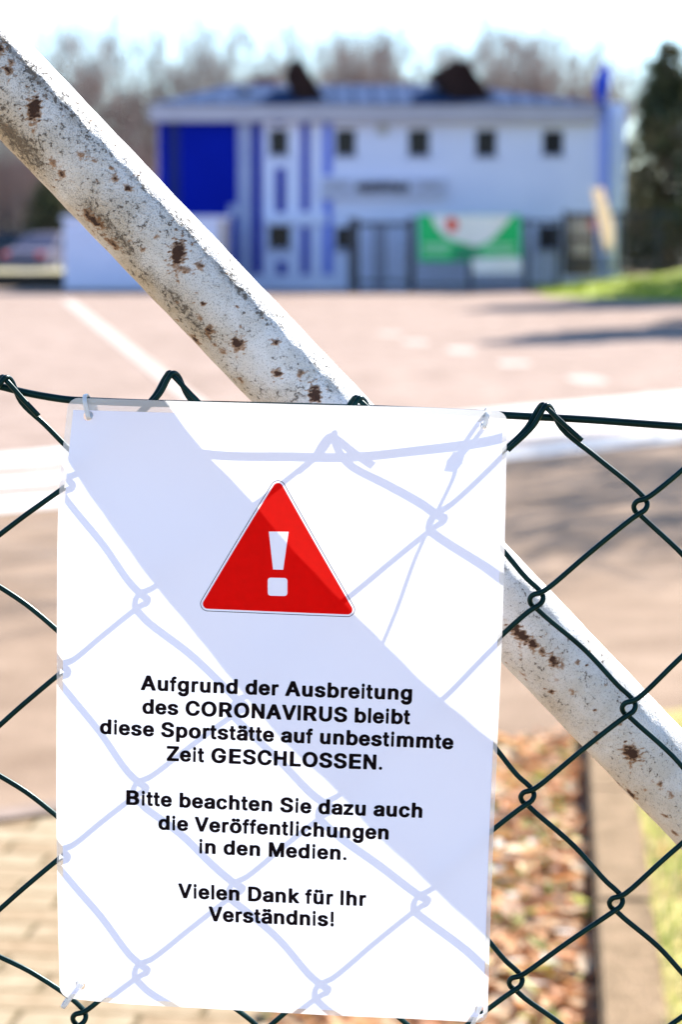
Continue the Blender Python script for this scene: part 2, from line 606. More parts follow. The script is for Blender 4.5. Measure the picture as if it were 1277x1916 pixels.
for k in range(9000):
    p = along(k2, rnd.uniform(-0.9, 2.4)) + Vector((rnd.uniform(0.0, 1.1) ** 1.2, 0, 0.05))
    if (p - eL).dot(nn) > -0.02: continue
    if rnd.random() < 0.45 * math.exp(-(p.x - along(k2, p.y - k2.y).x) * 9): continue
    f = rnd.uniform(0.8, 1.2)
    add_blade(p, rnd.uniform(0.02, 0.06), rnd.uniform(0.0, 0.05), rnd.uniform(0.0015, 0.003), tuple(c * f for c in rnd.choice(gp)))
for k in range(500):                               # small weeds in the bed and paver joints
    p = along(kL, rnd.uniform(-0.6, 2.2)) + Vector((rnd.uniform(-0.58, -0.05), 0, 0.0))
    if (p - eL).dot(nn) > -0.02 or math.sin(p.x * 31) * math.sin(p.y * 13) < 0.45: continue
    for j in range(7):
        add_blade(p + Vector((rnd.uniform(-.02, .02), rnd.uniform(-.02, .02), 0)), rnd.uniform(0.03, 0.06), rnd.uniform(0.01, 0.05), 0.003, (0.25, 0.33, 0.08))
tag(tinted('lawn_grass', gv, gf, gc, M_blade), 'patchy yellow green lawn grass right of the kerb', 'grass', kind='stuff')

# longer turf on the bank
gv, gf, gc = [], [], []
for k in range(9000):
    i = rnd.randrange(nx - 1); j = rnd.randrange(0, 9)
    v = Vector(bv[j * nx + i]) + Vector((rnd.uniform(0, .5), rnd.uniform(0, 1.2), 0))
    f = rnd.uniform(0.75, 1.25)
    add_blade(v + Vector((0, 0, -0.05)), rnd.uniform(0.10, 0.26), rnd.uniform(0.02, 0.12), 0.02, (0.24 * f, 0.30 * f, 0.004 * f))
tag(tinted('bank_grass', gv, gf, gc, M_blade), 'bright green grass growing on the bank by the clubhouse', 'grass', kind='stuff')

# ==================================================================== BRACE POLE
YF = 1.19                     # plane of the mesh fence
YP = YF + 0.068               # axis of the brace pole
c0, c1 = P(0, 142, YF + 0.047), P(1277, 1477, YF + 0.070)   # it leans towards the mesh at the top
ax = (c1 - c0).normalized()
PR = 0.02235
e2 = Vector((0, -1, 0)); e2 = (e2 - ax * e2.dot(ax)).normalized()
e1 = ax.cross(e2).normalized()
if e1.z < 0: e1 = -e1
post_x = P(-420, -297, YP).x
t_start = (post_x + 0.028 - c0.x) / ax.x
t_end = (-0.10 - c0.z) / ax.z
T_vis = (c1 - c0).length
ts = list(np.arange(t_start, -0.04, 0.02)) + list(np.arange(-0.04, T_vis + 0.04, 0.0009)) + list(np.arange(T_vis + 0.04, t_end, 0.02)) + [t_end]
NS = 96
spots = []                                        # big rust and lichen marks: (t, angle, half length, half width, weight, halo)


def spot(px, py, l, w, k=1.0, tilt=0.0, run=True):
    # along / across in pole coordinates
    A2 = Vector((1277.0, 1335.0)); Ln = A2.length; A2 = A2 / Ln
    d = Vector((px, py - 142.0))
    t = d.dot(A2) / Ln * T_vis
    q = (d.x * A2.y - d.y * A2.x) / 80.0
    spots.append((t, math.asin(max(-0.98, min(0.98, q))), l / 3596.0, w / 3596.0, k, tilt))
    if run and l > 8 and k > 0.8:                  # rust runs straight down from the bigger marks
        for m_ in range(1, 5):
            spot(px + rnd.uniform(-2, 2), py + m_ * l * 0.62, l * 0.5, w * (0.55 - 0.07 * m_), k * (0.62 - 0.09 * m_), -0.8, False)


for sp in ((68, 202, 20, 10, 1.2, -.9), (22, 135, 9, 6, .9, 0), (28, 120, 6, 6, .8, 0), (4, 95, 12, 12, 1.0, 0), (170, 400, 20, 9, 1.0, .3), (160, 385, 8, 6, .8, 0), (205, 442, 16, 9, .8, .1), (323, 458, 21, 11, 1.25, -.9),
           (330, 486, 22, 6, .65, .6), (352, 617, 10, 10, 1.0, 0), (380, 597, 10, 6, .9, -1), (430, 621, 11, 10, 1.1, 0), (503, 675, 8, 7, 1.0, 0), (572, 714, 15, 9, 1.25, -.7), (500, 619, 7, 6, .9, 0),
           (437, 690, 6, 5, .8, 0), (404, 637, 8, 8, .6, 0), (362, 575, 6, 5, .6, 0), (438, 690, 5, 4, .8, 0), (545, 676, 6, 9, .7, 0), (367, 549, 4, 3, 1.0, 0), (115, 317, 9, 8, .7, 0), (100, 297, 12, 7, .6, 0), (150, 282, 10, 7, .5, 0), (173, 293, 6, 5, .7, 0),
           (235, 342, 8, 5, .9, .5), (210, 325, 7, 6, .7, 0), (362, 480, 7, 6, .8, 0), (260, 452, 4, 4, .8, 0), (286, 428, 7, 6, .5, 0), (955, 1160, 20, 9, 1.1, .2), (978, 1178, 10, 8, 1.1, 0), (945, 1145, 8, 8, 1.0, 0),
           (995, 1192, 8, 6, .8, 0), (1018, 1210, 13, 8, .9, -.3), (1014, 1208, 6, 6, 1.1, 0), (1033, 1216, 12, 5, .6, -.6), (1015, 1271, 6, 5, .95, 0), (1054, 1268, 7, 6, .6, 0), (1063, 1213, 4, 4, .8, 0), (1024, 1246, 7, 5, .5, 0), (1167, 1386, 16, 11, 1.2, .1), (1175, 1477, 11, 9, 1.1, .1),
           (1222, 1446, 7, 6, .7, 0), (1243, 1468, 8, 5, .55, 0), (1100, 1350, 7, 5, .6, 0), (1102, 1368, 6, 4, .55, 0), (1237, 1513, 5, 4, .9, 0), (1256, 1549, 5, 5, .8, 0), (1197, 1460, 5, 4, .6, 0), (1258, 1550, 8, 5, .7, 0), (963, 1240, 7, 5, .5, 0), (1140, 1470, 12, 5, .8, 0), (1205, 1520, 12, 4, .6, 0)):
    spot(*sp)
r2 = random.Random(5)
for k in range(150):
    spots.append((r2.uniform(-0.03, T_vis + 0.03), r2.uniform(-1.45, 1.45), r2.uniform(1, 4) / 3596, r2.uniform(1, 4) / 3596, r2.uniform(.4, .9), 0))
T = np.array(ts)[:, None] * np.ones((1, NS))
PH = np.ones((len(ts), 1)) * np.linspace(-math.pi, math.pi, NS, endpoint=False)[None, :]
rust = np.zeros_like(T)
wob = 0.25 * np.sin(T * 2600 + PH * 31) + 0.25 * np.sin(T * 1700 - PH * 47 + 1.7) + 0.2 * np.sin(T * 5100 + PH * 19 + 4) + 0.2 * np.sin(T * 900 + PH * 23 + 2)
for (t, ph, l, w, k, tilt) in spots:
    du = (T - t); dv = (PH - ph) * PR
    cu, su = math.cos(tilt), math.sin(tilt)
    a = (du * cu + dv * su) / l; b = (-du * su + dv * cu) / w
    d = np.sqrt(a * a + b * b) * (1 + 0.75 * wob)
    rust = np.maximum(rust, k * np.exp(-(d / 1.15) ** 2))
Q = np.sin(PH)
front = np.cos(PH) > 0
grime = 0.5 * np.exp(-((Q - 0.62 + 0.05 * np.sin(T * 40)) / 0.08) ** 2) * (0.6 + 0.4 * np.sin(T * 63 + 1) * np.sin(T * 27)) + 0.6 * np.exp(-((Q + 0.62 + 0.06 * np.sin(T * 31 + 1)) / 0.17) ** 2) * (0.5 + 0.5 * np.sin(T * 17 + 0.3)) + 0.18
left = np.clip(1.4 - T / T_vis * 1.25, 0.10, 1.4)      # the upper length carries more grime
grime = grime * left
rad = PR * np.ones_like(T) + 0.00022 * wob * (rust > .25) + 0.00016 * np.sin(T * 210 + PH * 5) * np.sin(PH * 7 + T * 90)
verts = np.array(c0)[None, None, :] + np.array(ax)[None, None, :] * T[..., None] + rad[..., None] * (np.sin(PH)[..., None] * np.array(e1) + np.cos(PH)[..., None] * np.array(e2))
verts = verts.reshape(-1, 3)
nT = len(ts)
fc = []
for i in range(nT - 1):
    b = i * NS
    for k in range(NS):
        k1 = (k + 1) % NS
        fc.append((b + k, b + k1, b + NS + k1, b + NS + k))
fc.append(tuple(range(NS))); fc.append(tuple((nT - 1) * NS + k for k in range(NS)))


def pole_material():
    m, nt, b = new_mat('rusty_white_paint')
    b.inputs['Roughness'].default_value = 0.42
    b.inputs['Specular IOR Level'].default_value = 0.45
    tc = nt.nodes.new('ShaderNodeTexCoord')

    def noise(sc, det=6, rough=0.6):
        n = nt.nodes.new('ShaderNodeTexNoise')
        n.inputs['Scale'].default_value = sc; n.inputs['Detail'].default_value = det; n.inputs['Roughness'].default_value = rough
        nt.links.new(tc.outputs['Object'], n.inputs['Vector'])
        return n

    def math_(op, a, b_, clamp=False):
        n = nt.nodes.new('ShaderNodeMath'); n.operation = op; n.use_clamp = clamp
        for i, v in enumerate((a, b_)):
            if isinstance(v, (int, float)): n.inputs[i].default_value = v
            elif v is not None: nt.links.new(v, n.inputs[i])
        return n.outputs[0]

    def step(v, lo, hi):
        n = nt.nodes.new('ShaderNodeMapRange'); n.interpolation_type = 'SMOOTHSTEP'
        n.inputs['From Min'].default_value = lo; n.inputs['From Max'].default_value = hi
        nt.links.new(v, n.inputs['Value'])
        return n.outputs[0]

    def mix(f, c1_, c2_):
        n = nt.nodes.new('ShaderNodeMixRGB')
        nt.links.new(f, n.inputs[0])
        for i, v in ((1, c1_), (2, c2_)):
            if isinstance(v, tuple): n.inputs[i].default_value = (*v, 1)
            else: nt.links.new(v, n.inputs[i])
        return n.outputs[0]

    ar = nt.nodes.new('ShaderNodeAttribute'); ar.attribute_name = 'rust'
    ag = nt.nodes.new('ShaderNodeAttribute'); ag.attribute_name = 'grime'
    n_f = noise(1500, 3, 0.7); n_m = noise(420, 6, 0.7); n_l = noise(70, 5); n_b = noise(26, 4)
    base = mix(step(n_l.outputs['Fac'], 0.35, 0.7), (0.66, 0.64, 0.61), (0.56, 0.52, 0.46))
    base = mix(math_('MULTIPLY', step(n_b.outputs['Fac'], 0.5, 0.75), 0.45), base, (0.36, 0.29, 0.20))
    ad = nt.nodes.new('ShaderNodeAttribute'); ad.attribute_name = 'dirt'
    base = mix(math_('MULTIPLY', ad.outputs['Fac'], step(n_b.outputs['Fac'], 0.2, 0.6)), base, (0.47, 0.36, 0.23))  # tan tint mixes dirt with the warm bounce light from the ground
    # fine black and brown specks, thicker where grime gathers
    gl = math_('MULTIPLY', ag.outputs['Fac'], step(n_b.outputs['Fac'], 0.30, 0.62))
    thr = math_('MULTIPLY', gl, 0.16)
    sp = step(math_('ADD', n_m.outputs['Fac'], thr), 0.575, 0.64)
    sp = math_('MULTIPLY', sp, step(math_('ADD', n_l.outputs['Fac'], math_('MULTIPLY', ag.outputs['Fac'], 0.25)), 0.44, 0.60))
    sf = step(math_('ADD', n_f.outputs['Fac'], math_('MULTIPLY', ag.outputs['Fac'], 0.10)), 0.56, 0.65)
    spk = math_('MAXIMUM', math_('MULTIPLY', sp, 0.9), math_('MULTIPLY', sf, 0.5))
    col = mix(spk, base, (0.065, 0.048, 0.034))
    # brownish film of dirt
    col = mix(math_('MULTIPLY', step(gl, 0.25, 0.9), 0.35), col, (0.22, 0.15, 0.085))
    rr = math_('ADD', ar.outputs['Fac'], math_('MULTIPLY', math_('SUBTRACT', n_m.outputs['Fac'], 0.5), 1.25))
    col = mix(math_('MULTIPLY', step(rr, 0.14, 0.52), 0.8), col, (0.31, 0.145, 0.05))
    col = mix(step(rr, 0.50, 0.78), col, (0.045, 0.016, 0.006))
    nt.links.new(col, b.inputs['Base Color'])
    rg = math_('ADD', 0.36, math_('MULTIPLY', math_('MAXIMUM', spk, step(rr, .2, .6)), 0.5))
    nt.links.new(rg, b.inputs['Roughness'])
    h = math_('ADD', math_('MULTIPLY', n_m.outputs['Fac'], 0.6), math_('ADD', math_('MULTIPLY', n_f.outputs['Fac'], 0.2), math_('MULTIPLY', step(rr, .3, .7), -0.5)))
    h = math_('ADD', h, math_('MULTIPLY', math_('MULTIPLY', spk, gl), 0.9))
    bp = nt.nodes.new('ShaderNodeBump'); bp.inputs['Strength'].default_value = 0.9; bp.inputs['Distance'].default_value = 0.0016
    nt.links.new(h, bp.inputs['Height']); nt.links.new(bp.outputs[0], b.inputs['Normal'])
    return m


M_pole = pole_material()
me = bpy.data.meshes.new('brace_pole')
me.from_pydata([tuple(v) for v in verts], [], fc)
me.update()
dirt = np.clip((-Q + 0.10) / 0.8, 0, 1) * np.clip(1.15 - T / T_vis * 0.75, 0.2, 1)  # dirt, plus warm ground bounce painted into the lower left side
for nm, arr in (('rust', rust), ('grime', grime), ('dirt', dirt)):
    a = me.attributes.new(nm, 'FLOAT', 'POINT')
    a.data.foreach_set('value', arr.ravel().astype(np.float32))
pole = link('brace_pole', me, None, M_pole, True)
tag(pole, 'thick white painted steel brace pole with rust spots, slanting down behind the mesh fence', 'pole')

# ==================================================================== MESH FENCE
fence = empty('mesh_fence', (0.1, YF, 0.0), 'dark green wire mesh fence with diamond openings, the notice tied to it', 'fence')
M_wire = mat('green_plastic_coat', (0.0010, 0.007, 0.0068), 0.32, (0.0022, 0.016, 0.0155), 70, spec=0.17)
M_wire.node_tree.nodes['Principled BSDF'].inputs['Specular Tint'].default_value = (0.45, 1.0, 1.0, 1)
M_post = mat('green_post_paint', (0.02, 0.09, 0.07), 0.4, (0.03, 0.11, 0.085), 30)

# lattice of knots, measured in the plane of the fence
row_x = [1020, 1200, 1005, 1178, 988, 1154, 966, 1132]
row_y = [769, 945, 1120, 1322, 1489, 1687, 1836, 2012]
row_t = [18, 22, 25, 32, 31, 38, 31, 36]
row_p = [354, 350, 353, 346, 346, 340, 337, 327]
top_known = {-3: (5, 716), -2: (318, 711), -1: (667, 757), 0: (1020, 770)}
rj = random.Random(3)
jit = {}
NROW = 28


def knot(row, c):
    """row 0 is the top selvage; c is the column (even rows whole, odd rows half)"""
    if row < 8:
        bx, by, bt, bp_ = row_x[row], row_y[row], row_t[row], row_p[row]
    else:
        bx = row_x[6 + row % 2] - 20 * ((row - 6) // 2)
        by = row_y[7] + (row - 7) * 178
        bt = 33
        bp_ = 335
    ref = 0.5 if row % 2 else 0.0
    s_ = c - ref
    se = 12 * math.tanh(s_ / 12)
    x = bx + bp_ * s_
    y = by + bt * se
    if row == 0 and c in top_known:
        x, y = top_known[c]
    elif row == 0:
        y += rj.uniform(-6, 6) if (row, c) not in jit else 0
    if (row, c) not in jit:
        vis = -0.5 < (638 - x) / 638 + 0.5 < 1.6 and row < 8
        k = 0 if x > 940 and x < 1290 and row < 8 else 3.5
        jit[(row, c)] = (rj.uniform(-k, k), rj.uniform(-k, k), y)
    j = jit[(row, c)]
    y = j[2]
    return P(x + j[0], y + j[1], YF)


AMP = 0.0019
RW = 0.00136
FRONT, BACK = -AMP, AMP


def D(p, dx, dz, dy):
    return Vector((p.x + dx * 0.001, YF + dy, p.z + dz * 0.001))


def leg_mid(a, b, bow, dy):
    m_ = (a + b) / 2
    d = (b - a); n_ = Vector((-d.z, 0, d.x)).normalized()
    if n_.z < 0: n_ = -n_
    v = m_ + n_ * bow
    v.y = YF + dy
    return v


def strand_path(cl):
    """one zig-zag wire between half columns cl and cl + 0.5, hooked round its neighbours"""
    whole = abs(cl - round(cl)) < 0.01
    pts = []
    rows = []
    for r_ in range(NROW):
        even = r_ % 2 == 0
        if whole: c = cl if even else cl + 0.5
        else: c = cl + 0.5 if even else cl
        rows.append((knot(r_, c), 'L' if (even == whole) else 'R'))
    for i, (k_, side) in enumerate(rows):
        if i == 0:
            nk = rows[1][0]
            if whole:
                # this wire runs up the \ side, bends over and is tied back down the / side
                other = knot(1, cl - 0.5)
                dl = (other - k_).normalized()
                tail = k_ + dl * 0.024
                pts += [Vector((tail.x - 0.0006, YF - 0.0036, tail.z - 0.0026)), Vector((k_.x + dl.x * 0.008, YF - 0.0034, k_.z + dl.z * 0.008 - 0.0015)),
                        D(k_, -1.2, 1.0, -0.0034), D(k_, 0.6, 3.2, -0.0022), D(k_, 3.0, 1.9, 0.0012)]
                d2 = (nk - k_).normalized()
                pts.append(Vector((k_.x + d2.x * 0.012, YF + 0.0022, k_.z + d2.z * 0.012)))
            else:
                other = knot(1, cl + 1.0)
                dl = (other - k_).normalized()
                tail = k_ + dl * 0.024
                pts += [Vector((tail.x + 0.0012, YF - 0.0008, tail.z + 0.0024)), Vector((k_.x + dl.x * 0.012 + 0.0008, YF - 0.0012, k_.z + dl.z * 0.012 + 0.0022)),
                        D(k_, 1.4, 1.4, -0.0014), D(k_, -1.0, 3.4, -0.0002), D(k_, -3.2, 1.0, 0.0014)]
                d2 = (nk - k_).normalized()
                pts.append(Vector((k_.x + d2.x * 0.012, YF - 0.0006, k_.z + d2.z * 0.012)))
        else:
            if side == 'L':
                hook = [(4.8, 5.0, FRONT), (1.5, 3.2, FRONT), (-1.9, 2.0, FRONT * .5), (-3.3, -0.2, 0), (-2.5, -3.1, BACK * .7), (0.2, -5.3, BACK), (4.9, -9.6, BACK)]
            else:
                hook = [(-5.2, 10.2, BACK), (0.2, 5.3, BACK), (2.4, 2.9, BACK * .7), (3.3, 0.3, 0), (2.2, -2.1, FRONT * .5), (-1.0, -4.2, FRONT), (-5.0, -7.0, FRONT)]
            if i == NROW - 1: hook = hook[:4]
            pts += [D(k_, *h) for h in hook]
        if i < NROW - 1:
            a, b = rows[i][0], rows[i + 1][0]
            slash = b.x < a.x
            pts.append(leg_mid(a, b, -0.0004 if slash else 0.0016, FRONT if slash else BACK))
    return pts


c_ = -7.0
while c_ <= 7.0:
    path = catmull(strand_path(c_), 5)
    v_, f_ = tube_data(path, RW, 10)
    o = from_data('mesh_wire', v_, f_, M_wire, fence, True)
    c_ += 0.5

tw = [(-1500, 640), (-700, 680), (-300, 694), (-60, 712), (0, 723), (40, 733), (80, 741), (128, 748), (165, 750), (268, 754), (450, 758), (650, 763), (800, 769), (905, 774), (949, 777), (1088, 784.5), (1277, 798), (1500, 812), (2300, 850), (3200, 880)]
tpts = []
for (x, y) in tw:
    dy = 0.0042 + 0.0022 * math.exp(-((x - 520) / 230.0) ** 2)
    if x > 930: dy = 0.0040
    tpts.append(P(x, y, YF + dy))
v_, f_ = tube_data(catmull(tpts, 8), 0.00185, 12)
from_data('tension_wire', v_, f_, M_wire, fence, True)

# the post the brace leans on, just left of the view
zt = c0.z + ax.z * t_start
bm = bmesh.new()
bmesh.ops.create_cone(bm, cap_ends=True, segments=40, radius1=0.03, radius2=0.03, depth=zt + 0.16, matrix=Matrix.Translation((post_x, c0.y + ax.y * t_start, (zt + 0.06) / 2 - 0.05)))
tag(from_bm('fence_post', bm, M_pole, None, True), 'round white steel fence post at which the brace pole ends', 'post')

# ==================================================================== THE NOTICE
edge_T = [(0, 128, 744), (.24, 324, 750), (.55, 580, 757), (.82, 800, 762), (1, 950, 770)]
edge_B = [(0, 112, 1866), (.115, 205, 1877), (.36, 400, 1888), (.656, 637, 1901), (.843, 787, 1907), (1, 913, 1914)]
edge_L = [(0, 128, 744), (.085, 117, 840), (.157, 109.5, 920), (.228, 107, 1000), (.405, 106, 1200), (.67, 105, 1500), (.78, 106, 1620), (.87, 108, 1720), (1, 112, 1866)]
edge_R = [(0, 950, 770), (.114, 948, 900), (.2, 946, 1000), (.376, 940.5, 1200), (.55, 931.5, 1400), (.69, 924.5, 1560), (.85, 918, 1740), (1, 913, 1914)]


def smooth_interp(tab):
    xs = [a[0] for a in tab]
    X = np.linspace(0, 1, 201)
    a = np.interp(X, xs, [q[1] for q in tab]); b = np.interp(X, xs, [q[2] for q in tab])
    k = np.ones(25) / 25
    def sm(v):
        lin = v[0] + (v[-1] - v[0]) * X
        r_ = v - lin
        r_ = np.convolve(np.concatenate([-r_[12:0:-1], r_, -r_[-2:-14:-1]]), k, 'valid')
        return lin + r_
    a, b = sm(a), sm(b)
    return lambda t: (float(np.interp(t, X, a)), float(np.interp(t, X, b)))


eT, eB, eLf, eRf = (smooth_interp(t) for t in (edge_T, edge_B, edge_L, edge_R))


def sheet_px(u, v):
    T_, B_, L_, R_ = eT(u), eB(u), eLf(v), eRf(v)
    tl, tr, bl, br = eT(0), eT(1), eB(0), eB(1)
    return tuple((1 - v) * T_[i] + v * B_[i] + (1 - u) * L_[i] + u * R_[i] - ((1 - u) * (1 - v) * tl[i] + u * (1 - v) * tr[i] + (1 - u) * v * bl[i] + u * v * br[i]) for i in (0, 1))


def bulge(u, v):
    """how far the sheet stands off the mesh, in metres"""
    uu = min(1, max(0, u)); vv = min(1, max(0, v))
    a = math.sin(math.pi * uu) ** 0.75 if 0 < uu < 1 else 0.0
    prof = 0.012 * (1 - 0.62 * vv ** 1.6)
    b = prof * a
    b += 0.0035 * math.exp(-(vv / 0.10) ** 2) * a
    b += 0.0005 * a * (math.sin(uu * 19 + 2.1 * math.sin(vv * 9)) + 0.7 * math.sin(vv * 23 + 1.3 + 2 * uu))
    return 0.0058 + b


SW, SH = 0.216, 0.303
def sheet_pt(s, t, off=0.0):
    u, v = s / SW, t / SH
    x, y = sheet_px(u, v)
    return P(x, y, YF - bulge(u, v) - off)


def inv(px, py):
    """photo pixel -> position on the sheet in metres"""
    u, v = (px - 110) / 820.0, (py - 755) / 1140.0
    for _ in range(12):
        x, y = sheet_px(u, v)
        h = 1e-3
        xu, yu = sheet_px(u + h, v); xv, yv = sheet_px(u, v + h)
        a, b, c, d = (xu - x) / h, (xv - x) / h, (yu - y) / h, (yv - y) / h
        det = a * d - b * c
        ex, ey = px - x, py - y
        u += (d * ex - b * ey) / det; v += (-c * ex + a * ey) / det
    return Vector((u * SW, v * SH))


def flat_to_sheet(name, bm, m, parent, off, step=None, smooth=True):
    """a flat outline in sheet coordinates, cut into strips and laid on the bent sheet"""
    if step:
        xs = [v.co.x for v in bm.verts]; ys = [v.co.y for v in bm.verts]
        for lo_, hi_, nrm in ((min(xs), max(xs), (1, 0, 0)), (min(ys), max(ys), (0, 1, 0))):
            k = math.ceil(lo_ / step)
            while k * step < hi_:
                bmesh.ops.bisect_plane(bm, geom=bm.verts[:] + bm.edges[:] + bm.faces[:], plane_co=(nrm[0] * k * step, nrm[1] * k * step, 0), plane_no=nrm, dist=1e-7)
                k += 1
    for v in bm.verts:
        v.co = sheet_pt(v.co.x, v.co.y, off)
    bm.normal_update()
    for f in bm.faces:
        if f.normal.y > 0: f.normal_flip()
    return from_bm(name, bm, m, parent, smooth)


def outline_bm(outer, holes=()):
    bm = bmesh.new()
    polys = [[Vector((p[0], p[1], 0)) for p in pl] for pl in (outer, *holes)]
    flat = [p for pl in polys for p in pl]
    vs = [bm.verts.new(p) for p in flat]
    for tri in tessellate_polygon(polys):
        try: bm.faces.new([vs[i] for i in tri])
        except ValueError: pass
    return bm


def circle(c, r, n=28):
    return [(c[0] + r * math.cos(2 * math.pi * i / n), c[1] + r * math.sin(2 * math.pi * i / n)) for i in range(n)]


def round_rect(x0, y0, x1, y1, r, n=8):
    out = []
    for cx, cy, a0 in ((x1 - r, y1 - r, 0), (x0 + r, y1 - r, 90), (x0 + r, y0 + r, 180), (x1 - r, y0 + r, 270)):
        for i in range(n + 1):
            a = R(a0 + 90 * i / n)
            out.append((cx + r * math.cos(a), cy + r * math.sin(a)))
    return out


M_paper = translucent_mat('white_paper', (0.85, 0.845, 0.99), (0.92, 0.92, 0.97), 0.19, 0.3, 0.4)
M_red = translucent_mat('red_ink', (0.95, 0.001, 0.001), (0.90, 0.06, 0.045), 0.35, 0.35, 0.05, (0.85, 0.001, 0.001))
M_black = translucent_mat('black_ink', (0.004, 0.002, 0.004), (0.012, 0.006, 0.008), 0.3, 0.4, 0.12)
M_film = film_mat()

notice = empty('notice_sheet', tuple(sheet_pt(SW / 2, SH)), 'white laminated notice with red warning triangle and black German text, tied to mesh fence', 'notice')
hole_px = [(165, 778), (907.5, 795), (150, 1843), (898, 1889)]
hole_st = [inv(*h) for h in hole_px]
HR = 0.0024
ml, mt, mr, mb = 0.0030, 0.0060, 0.0022, 0.0025
paper_holes = [circle(h, HR) for h in hole_st]
bm = outline_bm([(ml, mt), (SW - mr, mt), (SW - mr, SH - mb), (ml, SH - mb)], paper_holes)
flat_to_sheet('paper', bm, M_paper, notice, 0.0, 0.003)
bm = outline_bm(round_rect(0, 0, SW, SH, 0.0052), [[(ml, mt), (SW - mr, mt), (SW - mr, SH - mb), (ml, SH - mb)]])
flat_to_sheet('film_border', bm, M_film, notice, 0.0, 0.003)

# warning triangle
A_, B_, C_ = inv(521.3, 884.9), inv(364.8, 1142.8), inv(675.1, 1155.3)


def tri_outline(r_out, r):
    """corners rounded: arc centres inset by r_out from the sharp corners"""
    cs = [A_, C_, B_]
    cen = []
    for i in range(3):
        p, q, s_ = cs[i], cs[(i + 1) % 3], cs[(i + 2) % 3]
        d1 = (q - p).normalized(); d2 = (s_ - p).normalized()
        half = d1.angle(d2) / 2
        cen.append(p + (d1 + d2).normalized() * (r_out / math.sin(half)))
    out = []
    for i in range(3):
        prv, cur, nxt = cen[i - 1], cen[i], cen[(i + 1) % 3]
        e0 = (cur - prv).normalized(); e1_ = (nxt - cur).normalized()
        n0 = Vector((e0.y, -e0.x)); n1 = Vector((e1_.y, -e1_.x))
        a0 = math.atan2(n0.y, n0.x); a1 = math.atan2(n1.y, n1.x)
        while a1 < a0: a1 += 2 * math.pi
        for k in range(11):
            a = a0 + (a1 - a0) * k / 10
            out.append((cur.x + r * math.cos(a), cur.y + r * math.sin(a)))
    return out


def zz(x, y):
    return tuple(inv(350 + x / 3.756, 880 + y / 3.756))


def round_poly(pts, r, n=6):
    out = []
    m_ = len(pts)
    for i in range(m_):
        p = Vector(pts[i]); a = Vector(pts[i - 1]); b = Vector(pts[(i + 1) % m_])
        p0 = p + (a - p).normalized() * r; p1 = p + (b - p).normalized() * r
        for k in range(n + 1):
            t = k / n
            out.append(tuple(p0 * (1 - t) ** 2 + p * 2 * t * (1 - t) + p1 * t * t))
    return out


bang = [zz(575, 430), zz(715, 432), zz(677, 699), zz(605, 697)]
dot = round_poly([zz(567, 754), zz(707, 757), zz(706, 884), zz(568, 881)], 0.0017)
RO = 0.00365
tri = flat_to_sheet('warning_triangle', outline_bm(tri_outline(RO, RO - 0.00125), [bang, dot]), M_red, notice, 0.00012, 0.003)
flat_to_sheet('outline', outline_bm(tri_outline(RO, RO), [tri_outline(RO, RO - 0.00030)]), M_black, tri, 0.00012, 0.003)

# the lettering: text outlines thickened to a bold weight and laid on the sheet
lines = [("Aufgrund der Ausbreitung", 263, 1291.5, 771.4, 1310.5), ("des CORONAVIRUS bleibt", 266, 1335.5, 767.6, 1355.7), ("diese Sportstätte auf unbestimmte", 186.5, 1373, 848.7, 1402.5),
         ("Zeit GESCHLOSSEN.", 311.5, 1423.7, 715.5, 1440.7), ("Bitte beachten Sie dazu auch", 235.8, 1506, 790.6, 1530.7), ("die Veröffentlichungen", 296, 1552.5, 727.6, 1571.3),
         ("in den Medien.", 372.8, 1597, 648.6, 1609.7), ("Vielen Dank für Ihr", 333.4, 1680.4, 685.4, 1695.7), ("Verständnis!", 390.4, 1723.7, 625, 1734)]
